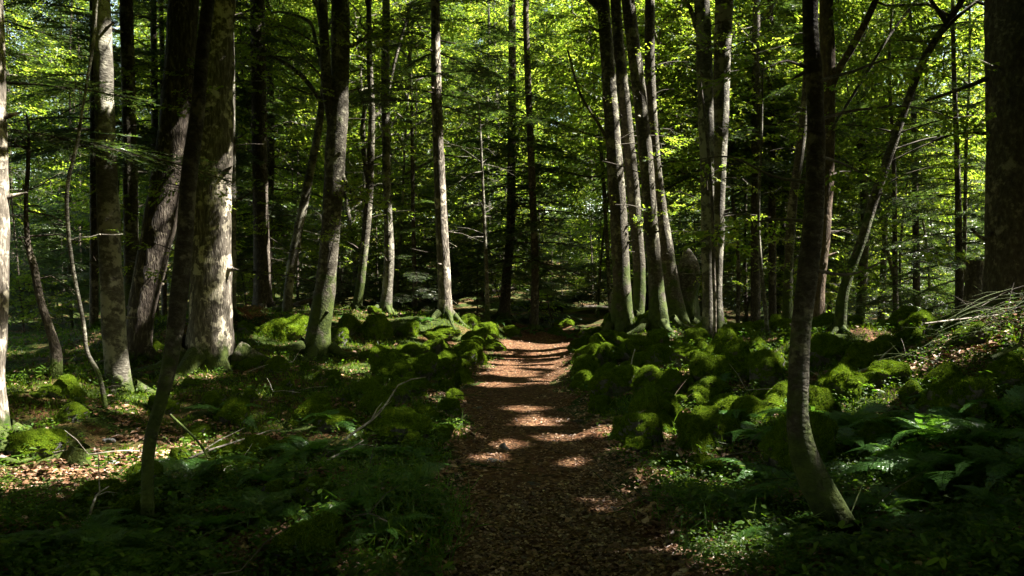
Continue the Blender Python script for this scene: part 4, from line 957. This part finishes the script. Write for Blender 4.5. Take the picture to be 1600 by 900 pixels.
for i in range(34):
    y0 = U(440, 515); x0 = U(1520, 1600); a = rng.normal(.25, .35); l = U(.35, 1.2); Yb = U(8.2, 9.0); p0 = wp(x0, y0, Yb)
    d = np.array([math.cos(a)*rng.choice([-1, 1], p=[.6, .4]), rng.normal(0, .5), math.sin(a)*.6]); p1 = p0+d*l*.5+[0, 0, U(-.05, .08)]; p2 = p0+d*l
    h = H([p0[0], p2[0]], [p0[1], p2[1]]); p0[2] = max(min(p0[2], h[0]+.25), h[0]+.02); p2[2] = max(min(p2[2], h[1]+.35), h[1]+.02); p1 = (p0+p2)/2+[0, 0, U(-.03, .08)]; p1[2] = max(p1[2], H(p1[0], p1[1])[0]+.02)
    stick('brushwood_stick', [p0, p1, p2], U(.004, .008), .002, rng.choice(['bark_red', 'twig', 'bark_red', 'bark_moss', 'twig']), 'thin dry stick in the brushwood heap below the massive right trunk', 'stick', 'sticks of the brushwood heap', twigs=2, seg=5, bump=0)
# mossy stump with a broken log, left
p = ground_hit(120, 722)
root = empty('tree_stump', p); tag(root, 'short mossy stump with a broken end in the sunlit litter on the left', 'stump')
g = Geo(); q, r_ = resample([p-[.02, 0, .1], p+[0, 0, .06], p+[.03, 0, .15]], [.10, .08, .075], .02); g.add(*tube(q, r_, 18, .2, .4, 3)); g.obj('stump_body', [M['bark_moss']], root, p)
g = Geo(); q, r_ = resample([p+[-.04, 0, .03], p+[-.2, -.05, .0], p+[-.42, -.12, -.06]], [.07, .06, .05], .03); g.add(*tube(q, r_, 14, .15, 0, 4)); g.obj('root', [M['bark_moss']], root, p)
# dark root plate at the right of the clump and stump left of the mossy foot
p = wp(1072, 522, 19.5); p[2] = H(p[0], p[1])[0]
root = empty('tree_stump', p); tag(root, 'dark tall rotten stump between the clump and the twin beeches', 'stump')
g = Geo(); q, r_ = resample([p-[0, 0, .2], p+[-.03, 0, .6], p+[.06, 0, 1.5], p+[.03, .1, 2.0]], [.42, .34, .25, .04], .06); g.add(*tube(q, r_, 24, .3, .5, 8)); g.obj('stump_body', [M['bark_moss']], root, p)
p = wp(1522, 480, 15); p[2] = H(p[0], p[1])[0]
root = empty('tree_stump', p); tag(root, 'broken brown trunk standing left of the massive right trunk', 'stump')
g = Geo(); q, r_ = resample([p-[0, 0, .2], p+[-.01, 0, .6], p+[.02, 0, 1.25]], [.19, .16, .15], .06); g.add(*tube(q, r_, 20, .2, .3, 9)); g.obj('stump_body', [M['bark_fir']], root, p)
# dead orange fir bough near the big trunk
p = wp(376, 500, 17); p[2] = max(p[2], H(p[0], p[1])[0])
s = Soup(); s.inst(FB, np.array([p+[-.3, 0, .15], p+[-.2, 0, .28]]), np.array([.2, -.4]), np.array([.1, -.2]), np.array([.9, -.6]), np.array([.8, .6]))
o = s.obj('dead_fir_bough', [M['dead_needle'], M['twig']], None, p, cull=False); o.location = p; tag(o, 'orange dead fir bough right of the big sunlit trunk', 'bough')

# short twigs lying about
tp = []
for i in range(4):
    l = U(.25, .5); tp.append(stick('fallen_twig', [np.array([0, 0, 0.]), np.array([l*.5, U(-.05, .05), .03]), np.array([l, U(-.08, .08), .01])], .007, .002, ['wood_grey', 'twig', 'bark_red', 'twig'][i], 'short dead twig lying on the forest floor beside the path', 'twig', 'short twigs strewn on the forest floor', twigs=2, seg=5, bump=0))
for i in range(70):
    Y = U(3.6, 13); x = U(-.6, .6)*Y; a_, b_ = path_edges(Y)
    if a_-.05 < x < b_+.05: continue
    o = tp[i % 4] if i < 4 else tp[i % 4].copy()
    if i >= 4: COL.objects.link(o)
    o.location = (x, Y, H(x, Y)[0]+U(.03, .08)); o.rotation_euler = (0, U(-.15, .15), U(0, 6.28)); s_ = U(.7, 1.6); o.scale = (s_, s_, s_)
for o in tp:
    if o.location.length < .01: bpy.data.objects.remove(o)
# roots and pebbles on the path
for px, py, w, lab in [(835, 760, 26, 'small half-sunk stone in the middle of the near path'), (905, 660, 20, 'small half-sunk stone on the right half of the path'), (745, 640, 22, 'grey pebble at the left edge of the path'), (960, 800, 24, 'flat pebble on the near right of the path'), (800, 840, 22, 'dark pebble on the near left of the path')]:
    rt = rock_root(300+px, .5, 'stone', False); p = ground_hit(px, py); a = w*.5/F*p[1]
    body = rt.children[0]; body.parent = None; bpy.data.objects.remove(rt); body.name = 'bare_stone'
    body.location = (p[0], p[1], p[2]+.012); body.scale = (a, a*.8, a*.7); body.rotation_euler = (0, 0, U(0, 6)); tag(body, lab, 'stone')
for pts, lab in [([(700, 735), (740, 728), (790, 735), (830, 730)], 'thin root crossing the left half of the path'), ([(985, 655), (940, 650), (900, 657)], 'thin root reaching onto the path from the big right boulder')]:
    stick('tree_root', gl(pts, .004), .022, .008, 'bark_red', lab, 'root', seg=8, bump=.15)
